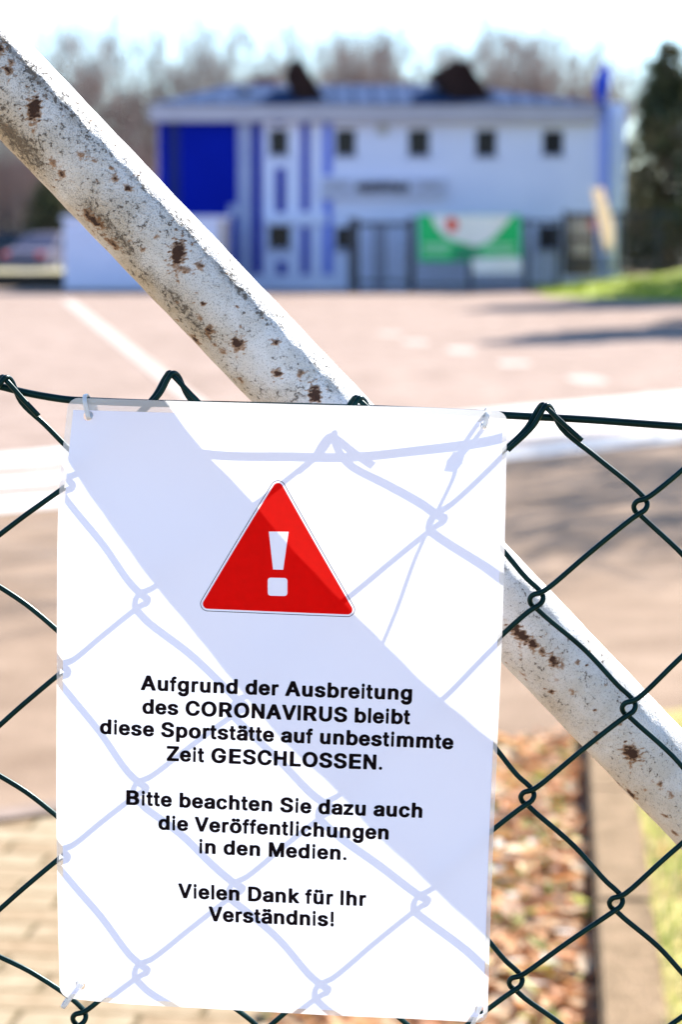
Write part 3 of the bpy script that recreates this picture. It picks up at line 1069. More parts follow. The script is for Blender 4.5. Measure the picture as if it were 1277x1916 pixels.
# bold grotesque letter outlines: advance width, then closed outlines, in thousandths of the type size
GLYPHS = {" ":[278,[]],"A":[722,[[67,1,156,0,177,3,195,13,206,27,258,172,263,180,269,181,461,180,518,27,527,15,540,6,569,0,651,0,680,6,700,24,701,52,464,676,454,696,435,712,403,718,314,718,285,712,271,703,263,691,21,47,20,29,27,18,42,6],[319,324,316,330,361,451,407,325]]],"B":[722,[[126,1,414,0,477,8,535,24,563,36,603,62,622,80,643,108,663,151,669,180,669,238,666,256,657,286,638,320,596,362,576,376,607,405,630,439,641,482,641,541,627,592,613,617,593,642,555,674,505,699,466,710,414,718,130,718,99,712,80,696,76,686,76,29,82,19,99,6],[268,143,264,149,265,292,406,293,422,290,452,272,475,241,481,220,481,197,470,172,450,156,417,145],[268,433,264,439,265,574,395,575,428,565,445,546,453,526,456,505,447,475,425,449,392,436,367,433]]],"C":[722,[[339,-6,414,-8,459,0,518,19,556,39,601,74,640,118,668,169,684,220,683,248,675,260,662,269,632,275,563,275,541,272,524,264,515,253,498,210,474,176,452,159,431,148,403,140,378,139,340,143,297,164,275,182,250,218,233,256,219,309,217,330,219,409,228,447,250,503,271,532,304,559,330,572,360,580,398,580,435,569,455,559,481,536,502,499,515,465,525,454,543,446,563,443,652,446,671,454,683,470,684,498,666,554,642,598,626,620,594,652,546,687,520,699,467,717,401,728,355,728,279,715,215,689,162,652,128,617,109,593,73,527,54,470,44,401,44,320,52,261,73,192,109,125,128,101,160,69,213,31,274,6]]],"D":[722,[[122,1,355,0,416,8,452,16,517,41,561,70,600,106,628,141,659,200,680,276,685,322,685,398,680,444,659,521,633,572,616,597,582,633,535,669,501,687,460,702,378,718,126,718,98,712,79,696,76,686,76,29,81,19,98,6],[255,143,251,149,251,572,257,575,350,575,401,564,432,549,464,521,484,490,502,439,510,391,510,330,502,284,492,248,474,213,455,190,432,171,401,156,360,145]]],"E":[667,[[127,1,563,0,597,6,617,22,621,32,621,113,615,123,597,137,563,143,275,143,270,144,268,149,270,289,538,290,570,297,587,309,593,322,593,406,587,416,569,429,535,435,270,437,269,574,560,575,594,581,612,595,618,605,618,689,604,707,586,715,560,718,134,718,100,712,80,696,76,686,76,29,82,19,100,6]]],"G":[778,[[348,-6,428,-8,481,1,531,16,560,29,597,52,647,98,676,136,699,187,713,256,713,368,708,378,691,391,659,397,413,397,384,391,371,382,362,370,362,279,375,264,394,255,528,251,529,243,518,215,502,189,474,162,441,146,418,140,365,140,337,148,305,164,283,182,265,205,239,256,228,297,223,327,223,391,234,447,249,488,275,528,308,557,339,572,368,580,405,580,444,570,468,557,483,544,510,508,531,464,548,449,560,446,581,443,675,446,694,454,707,470,704,508,681,567,650,612,607,654,560,687,528,702,478,718,413,728,342,726,308,720,260,707,211,684,150,639,113,597,97,574,74,528,52,460,44,401,44,320,49,274,58,236,79,180,95,149,116,118,169,64,208,36,245,19,281,6]]],"H":[722,[[116,1,189,0,209,3,227,11,239,27,240,289,241,294,246,295,481,294,482,32,486,22,504,6,533,0,620,3,631,6,647,21,651,32,651,686,648,696,638,707,622,715,603,718,531,718,504,712,486,696,482,686,482,444,481,439,476,438,241,439,240,686,236,696,218,712,189,718,102,715,91,712,75,697,71,686,71,29,76,19,92,6]]],"I":[278,[[105,1,167,0,186,3,204,13,214,29,214,699,209,709,195,722,170,728,111,728,90,725,74,715,64,699,64,29,69,19,83,6]]],"L":[611,[[125,1,530,0,560,6,577,19,583,29,583,113,577,123,560,137,527,143,263,144,261,689,256,699,238,712,208,718,110,715,88,705,76,689,76,29,82,19,99,6]]],"M":[833,[[112,1,181,0,200,3,217,11,229,27,231,310,239,297,338,29,349,15,361,6,387,0,447,0,473,6,491,22,593,294,601,308,602,32,605,22,622,6,651,0,735,3,745,6,759,18,765,32,765,686,762,696,754,705,737,715,718,718,617,718,589,712,571,696,418,283,394,342,263,696,245,712,217,718,116,718,89,712,75,700,69,686,69,29,74,19,89,6]]],"N":[722,[[113,1,186,0,206,3,224,11,236,27,238,400,256,376,460,45,482,13,500,3,519,0,603,0,633,6,650,21,654,32,654,686,651,696,641,707,626,715,606,718,534,718,507,712,495,703,487,691,485,321,470,340,256,689,243,705,226,715,206,718,120,718,90,712,73,697,69,686,69,29,74,19,90,6]]],"O":[778,[[349,-6,427,-8,498,6,556,29,604,59,647,98,686,151,707,192,720,230,734,302,734,414,726,465,707,526,683,572,667,595,647,620,614,652,559,689,493,715,414,728,367,728,288,715,222,689,166,652,134,620,114,595,97,572,74,527,55,470,44,401,44,320,53,258,74,192,97,146,114,123,161,71,219,31,282,6],[361,141,343,146,305,164,281,185,255,220,234,271,226,309,223,391,231,434,242,470,255,498,282,535,301,552,340,572,372,580,409,580,440,572,467,559,494,538,517,510,541,462,552,419,558,376,555,314,546,274,533,238,515,205,490,176,469,161,427,143,390,139]]],"R":[722,[[125,1,206,0,228,3,247,11,258,22,262,32,262,246,263,250,269,252,345,251,478,22,498,6,531,0,624,0,654,6,674,22,677,32,674,52,537,284,542,290,579,314,600,335,616,355,641,404,650,444,650,526,638,572,624,600,605,628,555,671,506,697,471,708,408,718,129,718,99,712,79,696,76,686,76,29,82,19,99,6],[266,395,262,401,264,574,386,575,422,566,445,549,461,513,464,467,452,432,435,413,416,403,394,397]]],"S":[667,[[290,-9,374,-10,414,-5,459,6,505,24,554,55,581,80,602,108,615,134,626,167,629,241,623,271,607,307,561,356,518,384,475,404,339,441,286,459,257,476,243,495,239,505,240,523,248,544,259,560,283,575,315,583,361,583,382,577,411,562,420,554,433,531,440,503,451,493,467,484,492,481,566,481,596,487,615,503,618,510,618,544,615,561,594,610,568,643,537,670,502,692,467,707,406,723,363,728,291,726,235,715,176,692,136,667,98,630,70,583,60,554,58,485,64,454,85,411,120,374,166,344,217,322,405,266,434,248,447,228,450,213,447,197,439,180,425,162,387,141,361,135,307,135,262,151,249,160,237,174,219,224,209,234,193,241,168,244,91,244,62,238,42,223,39,215,39,190,53,139,78,95,119,52,155,29,187,13,230,0]]],"U":[722,[[334,-9,385,-10,427,-5,464,3,516,24,563,56,601,95,621,123,635,154,651,215,651,686,646,699,630,712,603,718,531,718,504,712,491,703,483,691,483,246,472,208,454,176,425,151,383,137,340,138,318,143,289,159,270,177,258,195,246,228,240,258,240,686,237,696,227,707,209,715,123,718,93,712,81,703,73,691,72,228,77,192,85,164,100,131,122,98,152,64,177,44,218,19,261,3]]],"V":[667,[[291,1,375,0,394,3,412,11,425,27,647,668,646,694,627,712,601,718,525,718,499,712,481,696,336,266,188,695,176,707,159,715,69,718,40,712,21,694,19,676,22,663,246,29,256,15,268,6]]],"Z":[611,[[75,1,533,0,564,6,583,22,586,32,586,113,581,123,564,137,533,143,264,143,257,146,577,602,583,615,583,689,570,707,553,715,530,718,78,718,47,712,28,696,25,686,25,605,30,595,47,581,78,575,347,575,354,572,30,108,28,27,37,15,50,6]]],"a":[556,[[213,-9,275,-10,296,-7,362,12,383,3,404,0,476,0,505,6,518,15,526,26,527,381,524,396,516,423,490,465,458,494,412,519,378,529,315,539,249,537,186,524,138,504,109,485,72,451,46,406,46,381,54,370,67,361,146,339,165,337,186,339,202,346,215,358,236,387,256,398,275,404,312,404,323,401,337,393,347,376,353,352,344,346,199,328,149,316,109,298,83,282,58,259,43,237,32,210,29,190,32,126,44,92,67,59,93,36,136,10,173,-2],[241,126,217,136,209,151,206,163,209,175,220,191,241,200,281,208,341,216,352,214,350,190,342,168,318,140,283,125]]],"b":[611,[[306,-9,347,-10,385,-5,436,11,488,44,527,85,542,107,560,143,575,207,578,300,567,364,555,398,522,452,481,493,441,517,385,535,347,541,307,540,272,535,231,523,230,682,225,697,209,711,181,718,113,718,90,714,71,702,64,694,61,682,62,26,74,11,93,3,178,0,206,6,221,15,264,-2],[299,128,269,146,253,165,243,185,230,239,230,293,241,340,253,367,267,384,294,401,330,404,360,392,386,362,404,313,409,281,409,251,404,219,393,185,370,148,350,133,337,128]]],"c":[556,[[267,-9,315,-10,361,-2,400,11,432,28,452,42,491,81,509,109,524,146,522,170,503,188,484,195,415,211,393,208,377,200,365,188,354,161,339,142,319,131,302,125,278,125,256,133,233,153,221,170,206,207,201,232,198,254,201,295,209,330,221,359,233,376,256,396,280,405,302,404,327,396,346,380,367,340,383,327,393,324,425,324,496,341,513,351,523,364,523,386,504,430,480,462,462,480,425,507,393,521,359,532,312,539,270,539,212,529,158,507,116,476,79,433,52,382,39,337,34,300,34,232,40,190,52,148,87,86,114,56,158,23,212,1]]],"d":[611,[[261,-9,300,-10,338,-5,366,3,391,15,406,6,434,0,502,0,530,6,542,15,550,26,551,682,548,694,541,702,522,714,499,718,431,718,403,711,387,697,382,682,381,523,340,535,305,540,267,541,214,531,176,519,128,489,97,460,75,430,50,379,39,340,34,303,34,229,47,161,75,99,95,72,121,47,154,23,184,8,214,-2],[275,128,254,139,238,153,219,188,206,234,203,281,208,313,219,347,238,379,250,389,272,401,305,404,323,399,345,385,364,359,379,315,384,281,384,251,379,219,369,185,347,148,335,138,313,128]]],"e":[556,[[261,-9,311,-10,361,-2,403,11,430,25,470,54,495,82,520,129,520,156,512,167,500,176,430,194,408,196,388,193,371,184,347,151,331,136,301,125,272,125,242,136,219,156,204,178,198,205,480,206,507,212,523,224,528,234,525,340,512,389,487,438,440,488,408,509,358,529,299,539,259,539,200,529,148,507,116,485,71,438,48,398,31,349,23,298,23,232,29,190,41,148,74,89,111,49,148,23,202,1],[202,339,200,342,207,359,227,385,253,401,269,405,304,401,327,389,347,362,354,342,349,338]]],"f":[333,[[120,1,177,0,193,3,207,10,215,21,218,31,218,396,223,400,281,403,295,412,303,425,304,504,299,515,279,529,223,532,218,536,219,555,227,579,241,581,255,576,279,576,294,585,303,599,318,658,317,683,301,703,273,713,245,718,215,718,179,710,145,693,131,681,105,649,94,629,86,597,83,534,33,529,19,520,11,506,10,430,14,418,33,403,81,399,84,396,84,28,88,18,101,6]]],"g":[611,[[260,-215,339,-217,387,-207,434,-190,454,-178,492,-147,522,-109,542,-65,553,-4,553,501,548,514,532,526,504,532,437,532,409,526,394,517,357,531,309,539,269,539,211,529,159,507,130,487,91,445,56,379,48,352,40,303,43,212,61,146,76,116,95,89,124,61,159,37,196,20,224,13,256,7,317,7,352,13,382,24,385,21,380,-10,370,-30,359,-43,327,-58,279,-58,264,-54,241,-40,202,6,186,14,169,16,149,14,121,2,79,-27,66,-42,63,-71,73,-97,94,-127,126,-160,176,-193,219,-208],[279,143,249,157,226,190,210,239,208,283,221,340,243,379,258,393,274,401,312,404,342,391,365,364,375,344,383,315,388,283,388,256,383,224,372,190,355,163,339,150,322,143]]],"h":[611,[[111,1,184,0,204,3,223,11,236,26,236,317,239,337,245,357,260,381,281,396,297,402,330,402,349,393,364,374,374,344,377,327,377,31,380,21,391,10,409,3,494,0,524,6,541,18,546,28,546,371,540,403,530,430,512,462,488,488,455,512,414,529,355,540,320,541,281,535,238,523,236,688,227,701,215,711,187,718,117,718,94,714,77,704,65,685,65,28,70,18,87,6]]],"i":[278,[[110,1,161,0,176,3,190,12,198,28,198,504,195,514,183,526,163,532,115,532,99,529,86,520,78,504,78,28,82,18,93,6],[126,547,161,548,179,559,201,588,209,615,209,652,200,681,178,711,160,722,145,725,120,722,100,711,80,687,69,658,69,610,75,591,99,559,115,549]]],"k":[556,[[114,1,186,0,206,3,224,10,234,21,238,31,238,180,241,186,368,28,395,6,425,0,513,0,541,6,557,18,562,28,562,43,558,51,360,298,539,479,544,489,541,511,523,526,495,532,410,532,380,526,239,393,237,685,232,697,216,711,188,718,121,718,98,714,80,704,69,685,69,28,74,18,90,6]]],"l":[278,[[107,1,166,0,183,3,200,12,209,28,209,687,205,698,191,712,168,718,112,718,93,715,78,704,69,687,69,28,73,18,87,6]]],"m":[889,[[112,1,187,0,208,3,228,11,241,26,241,332,247,359,264,387,277,397,301,405,319,404,339,393,352,376,358,354,358,31,361,21,370,12,388,3,409,0,481,0,510,6,529,21,532,31,532,320,535,347,545,376,560,395,584,404,605,405,629,396,639,387,651,349,653,23,674,6,703,0,774,0,796,3,812,11,823,21,826,31,826,386,820,413,801,455,781,479,737,514,687,534,639,542,602,542,552,534,515,521,467,493,444,512,412,529,348,542,317,542,282,537,229,519,208,529,184,532,116,532,94,529,78,521,67,511,64,501,64,28,69,18,86,6]]],"n":[611,[[111,1,184,0,204,3,223,11,236,26,236,317,239,337,245,357,260,381,281,396,299,402,330,402,350,392,366,369,374,344,377,327,377,31,380,21,399,6,430,0,514,3,532,10,543,21,546,31,546,371,543,391,532,425,517,455,505,469,464,506,414,529,353,539,317,539,281,534,227,517,212,526,184,532,115,532,87,526,68,511,65,501,65,28,70,18,87,6]]],"o":[611,[[281,-9,329,-10,392,1,444,20,478,42,521,82,549,124,567,165,578,217,578,310,573,342,559,384,525,443,493,476,444,509,392,529,327,539,285,539,223,529,165,507,121,476,82,433,54,382,39,337,34,300,34,232,40,190,53,148,74,109,90,86,119,56,165,23,223,1],[290,126,259,140,244,155,230,175,211,232,209,276,222,337,245,376,275,399,293,404,319,404,333,401,358,387,385,352,395,325,403,288,403,241,390,188,367,151,355,140,332,128,319,125]]],"p":[611,[[107,-207,179,-208,199,-205,217,-196,227,-183,231,-172,232,9,277,-6,312,-12,350,-11,385,-6,423,6,458,23,490,45,526,84,555,131,570,180,578,232,578,303,567,364,555,398,523,452,481,493,437,519,385,534,350,539,310,539,260,531,222,517,207,526,179,532,111,532,83,526,71,517,63,506,62,-175,67,-186,83,-201],[300,128,270,146,254,165,244,185,231,239,231,293,241,340,254,367,267,384,295,401,330,404,360,392,386,362,404,313,409,281,409,251,404,219,394,185,370,148,350,133,338,128]]],"r":[389,[[106,1,174,0,193,3,210,11,220,23,222,327,225,344,241,379,267,396,282,400,327,396,344,397,360,405,370,416,373,425,373,511,368,521,353,534,327,539,275,539,244,534,211,521,193,529,174,532,110,532,84,526,66,509,64,28,69,18,84,6]]],"s":[556,[[244,-9,296,-10,339,-5,376,3,421,20,456,42,484,67,510,107,519,134,519,197,513,217,494,250,464,277,443,291,405,308,245,349,232,356,226,367,226,379,233,393,266,407,299,407,317,399,329,386,341,364,352,353,371,344,392,341,416,343,483,359,508,376,511,398,508,411,492,443,470,471,448,490,419,509,392,521,344,534,304,539,256,539,200,531,149,514,103,487,81,467,55,428,46,401,46,337,55,310,70,286,103,255,130,238,170,221,312,188,329,180,337,170,337,153,323,136,299,126,272,124,250,125,228,134,218,143,201,178,182,192,170,196,149,198,66,183,44,173,31,159,30,139,42,103,61,74,90,44,122,23,154,8,194,-2]]],"t":[333,[[204,-4,246,-5,282,3,297,12,309,31,309,53,300,104,294,116,280,129,271,132,256,135,224,130,219,136,217,153,217,396,220,399,276,403,296,418,300,428,300,504,291,520,276,529,218,534,216,640,212,653,199,668,175,676,114,676,91,669,80,657,73,643,71,534,28,526,12,509,10,428,14,418,28,405,69,399,72,396,72,143,77,102,86,75,98,53,114,34,138,15,166,3]]],"u":[611,[[244,-4,302,-5,322,-2,383,16,411,3,495,0,523,6,543,23,545,501,540,514,523,526,495,532,427,532,398,526,380,511,377,501,377,217,374,200,366,173,354,153,335,138,309,130,289,130,266,140,253,153,239,188,237,205,237,501,233,511,223,522,205,529,118,532,88,526,68,509,66,200,69,158,77,121,90,92,107,65,135,38,167,18,190,8]]],"z":[500,[[65,1,429,0,459,6,476,20,480,31,480,109,475,119,459,132,429,137,256,137,250,141,469,423,472,433,472,504,460,521,444,529,421,532,79,532,49,526,31,512,28,501,28,423,33,413,49,400,79,395,241,395,247,391,21,102,21,26,29,15,41,6]]],"ä":[556,[[213,-9,275,-10,296,-7,362,12,383,3,404,0,476,0,505,6,518,15,526,26,527,381,524,396,516,423,490,465,458,494,412,519,378,529,315,540,270,540,186,524,138,504,109,485,72,451,46,406,46,381,54,370,67,361,146,339,165,337,186,339,202,346,215,358,236,387,256,398,275,404,312,404,323,401,337,393,347,376,353,352,344,346,199,328,149,316,109,298,83,282,58,259,43,237,32,210,29,190,32,126,44,92,67,59,93,36,136,10,173,-2],[241,126,217,136,209,151,206,163,209,175,220,191,241,200,281,208,341,216,352,214,350,190,342,168,318,140,283,125],[171,546,207,545,241,554,260,566,286,594,311,567,347,548,381,544,423,551,449,566,469,585,476,598,480,611,479,655,476,665,469,678,447,700,431,709,412,715,370,718,339,712,312,697,286,669,255,701,225,715,181,718,149,712,124,699,104,678,92,655,92,608,101,590,117,571,149,551]]],"ö":[611,[[281,-9,329,-10,392,1,444,20,478,42,521,82,549,124,567,165,578,217,578,310,573,342,559,384,525,443,493,476,444,509,392,529,327,540,285,540,223,529,165,507,121,476,82,433,54,382,39,337,34,300,34,232,40,190,53,148,74,109,90,86,119,56,165,23,223,1],[290,126,259,140,244,155,230,175,211,232,209,276,222,337,245,376,275,399,293,404,319,404,333,401,358,387,385,352,395,325,403,288,403,241,390,188,367,151,355,140,332,128,319,125],[195,546,225,545,262,554,280,566,306,594,329,569,348,556,366,548,400,544,441,551,467,566,491,593,500,613,500,650,497,660,487,678,465,700,449,709,431,715,389,718,358,712,332,697,306,669,276,701,246,715,202,718,171,712,146,699,126,678,115,655,115,608,128,582,141,569,171,551]]],"ü":[611,[[244,-4,302,-5,322,-2,383,16,411,3,495,0,523,6,543,23,545,501,540,514,523,526,495,532,427,532,398,526,380,511,377,501,377,217,374,200,366,173,354,153,335,138,309,130,289,130,266,140,253,153,239,188,237,205,237,501,233,511,223,522,205,529,118,532,88,526,68,509,66,200,69,158,77,121,90,92,107,65,135,38,167,18,190,8],[196,546,230,545,256,551,281,566,307,593,334,564,365,548,398,544,439,551,467,568,488,595,494,608,493,657,483,679,465,697,429,715,386,718,350,709,335,700,307,670,277,701,248,715,202,718,167,709,149,697,130,678,123,666,120,655,120,608,130,585,149,566,174,551]]],".":[278,[[131,1,159,2,178,9,205,34,214,54,214,96,206,114,189,133,161,148,130,150,115,147,98,139,73,114,64,91,65,57,79,28,106,7]]],"!":[333,[[158,-4,188,-2,207,6,234,37,244,62,244,111,234,139,207,170,175,181,148,178,129,170,101,139,90,106,90,70,101,37,129,6],[138,205,192,204,207,206,222,217,231,233,234,689,231,699,218,712,197,718,125,715,110,705,102,689,103,233,107,223,119,210]]]}
CAP = 28.6 / 3800.0
WIDE = 1.045                                       # the letters are a little wider than the outlines


def area(p): return sum(p[i - 1][0] * p[i][1] - p[i][0] * p[i - 1][1] for i in range(len(p))) / 2


def inside(q, p):
    c = False
    for i in range(len(p)):
        (x1, y1), (x2, y2) = p[i - 1], p[i]
        if (y1 > q[1]) != (y2 > q[1]) and q[0] < (x2 - x1) * (q[1] - y1) / (y2 - y1) + x1: c = not c
    return c


for (body, xl, yl, xr, yr) in lines:
    a, b = inv(xl, yl), inv(xr, yr)
    sc = CAP / 718.0
    want = (b - a).length / sc
    ext = []
    x = 0
    for ch in body:
        adv, polys = GLYPHS[ch]
        xs = [v for q in polys for v in q[0::2]] or [0]
        ext.append((x + min(xs) * WIDE, x + max(xs) * WIDE))
        x += adv * WIDE
    track = (want - (ext[-1][1] - ext[0][0])) / (len(body) - 1)
    d = (b - a).normalized(); up = Vector((d.y, -d.x))
    bm = bmesh.new()
    x = -ext[0][0]
    for ch in body:
        adv, polys = GLYPHS[ch]
        pl = [[(q[i], q[i + 1]) for i in range(0, len(q), 2)] for q in polys]
        if pl:
            big = max(pl, key=lambda p: abs(area(p)))
            sg = 1 if area(big) > 0 else -1
            for o_ in [p for p in pl if area(p) * sg > 0]:
                grp = [o_] + [p for p in pl if area(p) * sg < 0 and inside(p[0], o_)]
                v3 = [[Vector((p[0], p[1], 0)) for p in q] for q in grp]
                vs = []
                for q in grp:
                    for p in q:
                        w = a + d * ((x + p[0] * WIDE) * sc) + up * (p[1] * sc)
                        vs.append(bm.verts.new((w.x, w.y, 0)))
                for t_ in tessellate_polygon(v3):
                    try: bm.faces.new([vs[i] for i in t_])
                    except ValueError: pass
        x += adv * WIDE + track
    flat_to_sheet('text_line', bm, M_black, notice, 0.00012, 0.006, False)

# ---- cable ties: a flat white band through the hole in the sheet and round the wire
M_tie = translucent_mat('white_nylon', (0.82, 0.82, 0.82), (0.8, 0.8, 0.8), 0.4, 0.3, 0.6)


def cable_tie(hole, wire_px, wire_dy, label, width=0.0021, th=0.0009, behind=False, tail=None):
    st = inv(*hole)
    h_pt = sheet_pt(st.x, st.y)
    w_pt = P(wire_px[0], wire_px[1], YF + wire_dy)
    d = w_pt - h_pt; d.y = 0
    span = d.length
    d.normalize()
    side = d.cross(Vector((0, 1, 0))).normalized()
    yf = h_pt.y + 0.0026 if behind else h_pt.y - 0.0012
    yb = w_pt.y + 0.0036
    loop = [Vector((h_pt.x, yf, h_pt.z)) - d * 0.0012, Vector((h_pt.x, yf - 0.0008, h_pt.z)) + d * (span * 0.4), Vector((h_pt.x, yf + 0.0004, h_pt.z)) + d * (span + 0.0012),
            Vector((h_pt.x, (yf + yb) / 2, h_pt.z)) + d * (span + 0.0034), Vector((h_pt.x, yb, h_pt.z)) + d * (span + 0.0008), Vector((h_pt.x, yb + 0.0004, h_pt.z)) + d * (span * 0.4),
            Vector((h_pt.x, (yb + yf) / 2 + .001, h_pt.z)) - d * 0.0012]
    n = len(loop)
    path = []
    for i in range(n):                              # closed smooth loop
        p0, p1, p2, p3 = loop[i - 1], loop[i], loop[(i + 1) % n], loop[(i + 2) % n]
        for k in range(6):
            t = k / 6
            path.append(0.5 * ((2 * p1) + (p2 - p0) * t + (2 * p0 - 5 * p1 + 4 * p2 - p3) * t * t + (3 * p1 - p0 - 3 * p2 + p3) * t ** 3))
    bm = bmesh.new()
    m_ = len(path)
    rings = []
    for i in range(m_):
        tn = (path[(i + 1) % m_] - path[i - 1]).normalized()
        nr = tn.cross(side).normalized()
        sec = [(-1, -.6), (-.8, -1), (.8, -1), (1, -.6), (1, .6), (.8, 1), (-.8, 1), (-1, .6)]
        rings.append([bm.verts.new(path[i] + side * (a * width / 2) + nr * (b * th / 2)) for a, b in sec])
    for i in range(m_):
        A, B = rings[i], rings[(i + 1) % m_]
        for k in range(8):
            bm.faces.new((A[k], A[(k + 1) % 8], B[(k + 1) % 8], B[k]))
    bmesh.ops.recalc_face_normals(bm, faces=bm.faces[:])
    t_ = empty('cable_tie', tuple(h_pt), label, 'cable tie', 'white cable ties holding the notice')
    from_bm('strap', bm, M_tie, t_, True)
    # the locking head sits behind the sheet
    hb = bmesh.new()
    cpos = Vector((h_pt.x, yb + 0.0022, h_pt.z)) + d * (span * 0.45)
    bmesh.ops.create_cube(hb, size=1.0)
    for v in hb.verts:
        v.co = cpos + side * (v.co.x * 0.0046) + Vector((0, 1, 0)) * (v.co.y * 0.0034) + d * (v.co.z * 0.0044)
    bmesh.ops.bevel(hb, geom=hb.edges[:], offset=0.0005, segments=2, affect='EDGES')
    from_bm('locking_head', hb, M_tie, t_, True)
    if tail:                                        # the uncut tail hangs down behind the mesh
        v_, f_ = tube_data(catmull([cpos] + [P(a, b, YF + c) for a, b, c in tail], 8), 0.0009, 6)
        from_data('tail', v_, f_, M_tie, t_, True)
    return t_


cable_tie(hole_px[0], (165, 750), 0.0042, 'white cable tie through the top left hole of the notice, over the thick wire')
cable_tie(hole_px[1], (909, 775), 0.0042, 'white cable tie through the top right hole of the notice, over the thick wire', tail=[(898, 815, 0.0075), (868, 880, 0.0065), (828, 965, 0.0060), (790, 1070, 0.0058), (752, 1160, 0.0056)])
cable_tie(hole_px[2], (125, 1872), 0.0019, 'white cable tie round the mesh wire below the lower left punched hole', behind=True)
cable_tie(hole_px[3], (886, 1909), 0.0000, 'white cable tie round the mesh wire at the lower right corner of the notice', behind=True, tail=[(872, 1878, 0.0045), (845, 1873, 0.0046), (760, 1872, 0.0048), (650, 1884, 0.0048)])

# ==================================================================== CLUBHOUSE
YB = 66.0
SC = FPX / YB
M_wall = mat('white_render', (0.68, 0.72, 0.92), 0.9, (0.62, 0.67, 0.88), 0.8, spec=0.2)
M_blue = mat('deep_blue_panel', (0.0015, 0.010, 0.27), 0.7, (0.0015, 0.012, 0.31), 0.7, spec=0.05)
M_blue2 = mat('mid_blue_panel', (0.03, 0.045, 0.36), 0.7, (0.035, 0.05, 0.40), 0.7, spec=0.1)
M_blue3 = mat('faded_blue_panel', (0.13, 0.19, 0.66), 0.7, (0.15, 0.21, 0.7), 0.7, spec=0.1)
M_pale = mat('pale_trim', (0.33, 0.37, 0.56), 0.7, (0.30, 0.34, 0.53), 1.5, spec=0.2)
M_fascia = mat('beige_fascia', (0.44, 0.43, 0.50), 0.7, (0.40, 0.39, 0.46), 1.5, spec=0.2)
M_glass = mat('dark_window_glass', (0.006, 0.007, 0.012), 0.2, (0.01, 0.011, 0.016), 0.6, spec=0.15)
M_frame = mat('grey_frame', (0.33, 0.34, 0.38), 0.5, (0.3, 0.31, 0.36), 3)
M_roof = mat('blue_grey_metal_roof', (0.06, 0.088, 0.165), 0.9, (0.048, 0.075, 0.145), 1.2, spec=0.0)
M_darkwood = mat('dark_brown_shingle', (0.022, 0.012, 0.012), 0.9, (0.035, 0.02, 0.018), 2.5, spec=0.1)
M_metal_dark = mat('dark_metal', (0.02, 0.022, 0.035), 0.5, (0.03, 0.032, 0.045), 4)
M_grey = mat('grey_board', (0.45, 0.46, 0.50), 0.7, (0.41, 0.42, 0.46), 2)
M_brick = mat('red_brown_brick', (0.20, 0.085, 0.06), 0.9, (0.27, 0.12, 0.085), 6)

club = empty('clubhouse', P(700, 541, YB + 4), 'two storey white clubhouse with blue panels and small square windows across the court', 'building')
club.location.z = 0.0; club['_base'] = tuple(club.location)


def X(px, Y=YB): return (px - 638.5) * Y / FPX / (FWD.y if False else 1.0)
def Z(py, Y=YB): return P(638.5, py, Y).z


def wall_with_openings(name, x0, x1, z0, z1, y, thick, openings, m, parent):
    """front wall as a real slab with reveals cut where the windows sit"""
    bm = bmesh.new()
    xs = sorted({x0, x1, *[o[0] for o in openings], *[o[1] for o in openings]})
    zs = sorted({z0, z1, *[o[2] for o in openings], *[o[3] for o in openings]})

    def solid(i, j):
        if i < 0 or j < 0 or i >= len(xs) - 1 or j >= len(zs) - 1: return False
        cx, cz = (xs[i] + xs[i + 1]) / 2, (zs[j] + zs[j + 1]) / 2
        return not any(o[0] < cx < o[1] and o[2] < cz < o[3] for o in openings)

    for i in range(len(xs) - 1):
        for j in range(len(zs) - 1):
            if not solid(i, j): continue
            a, b, c, d = xs[i], xs[i + 1], zs[j], zs[j + 1]
            def q(*pp): bm.faces.new([bm.verts.new(p) for p in pp])
            q((a, y, c), (b, y, c), (b, y, d), (a, y, d))
            q((a, y + thick, c), (a, y + thick, d), (b, y + thick, d), (b, y + thick, c))
            if not solid(i - 1, j): q((a, y, c), (a, y, d), (a, y + thick, d), (a, y + thick, c))
            if not solid(i + 1, j): q((b, y, c), (b, y + thick, c), (b, y + thick, d), (b, y, d))
            if not solid(i, j - 1): q((a, y, c), (a, y + thick, c), (b, y + thick, c), (b, y, c))
            if not solid(i, j + 1): q((a, y, d), (b, y, d), (b, y + thick, d), (a, y + thick, d))
    bmesh.ops.remove_doubles(bm, verts=bm.verts[:], dist=1e-4)
    bmesh.ops.recalc_face_normals(bm, faces=bm.faces[:])
    return from_bm(name, bm, m, parent)


wins = [(505, 541, 242, 290), (628, 666, 242, 291), (763, 803, 242, 291), (888, 927, 243, 292), (1012, 1051, 244, 290), (503, 545, 421, 465), (628, 660, 424, 466), (1004, 1050, 422, 466)]
ops = [(X(a), X(b), Z(d), Z(c)) for a, b, c, d in wins]
xl, xr, ztop = X(290), X(1172), Z(205)
wall_with_openings('wall', X(298), X(1122), 0.0, ztop, YB, 0.35, ops, M_wall, club)
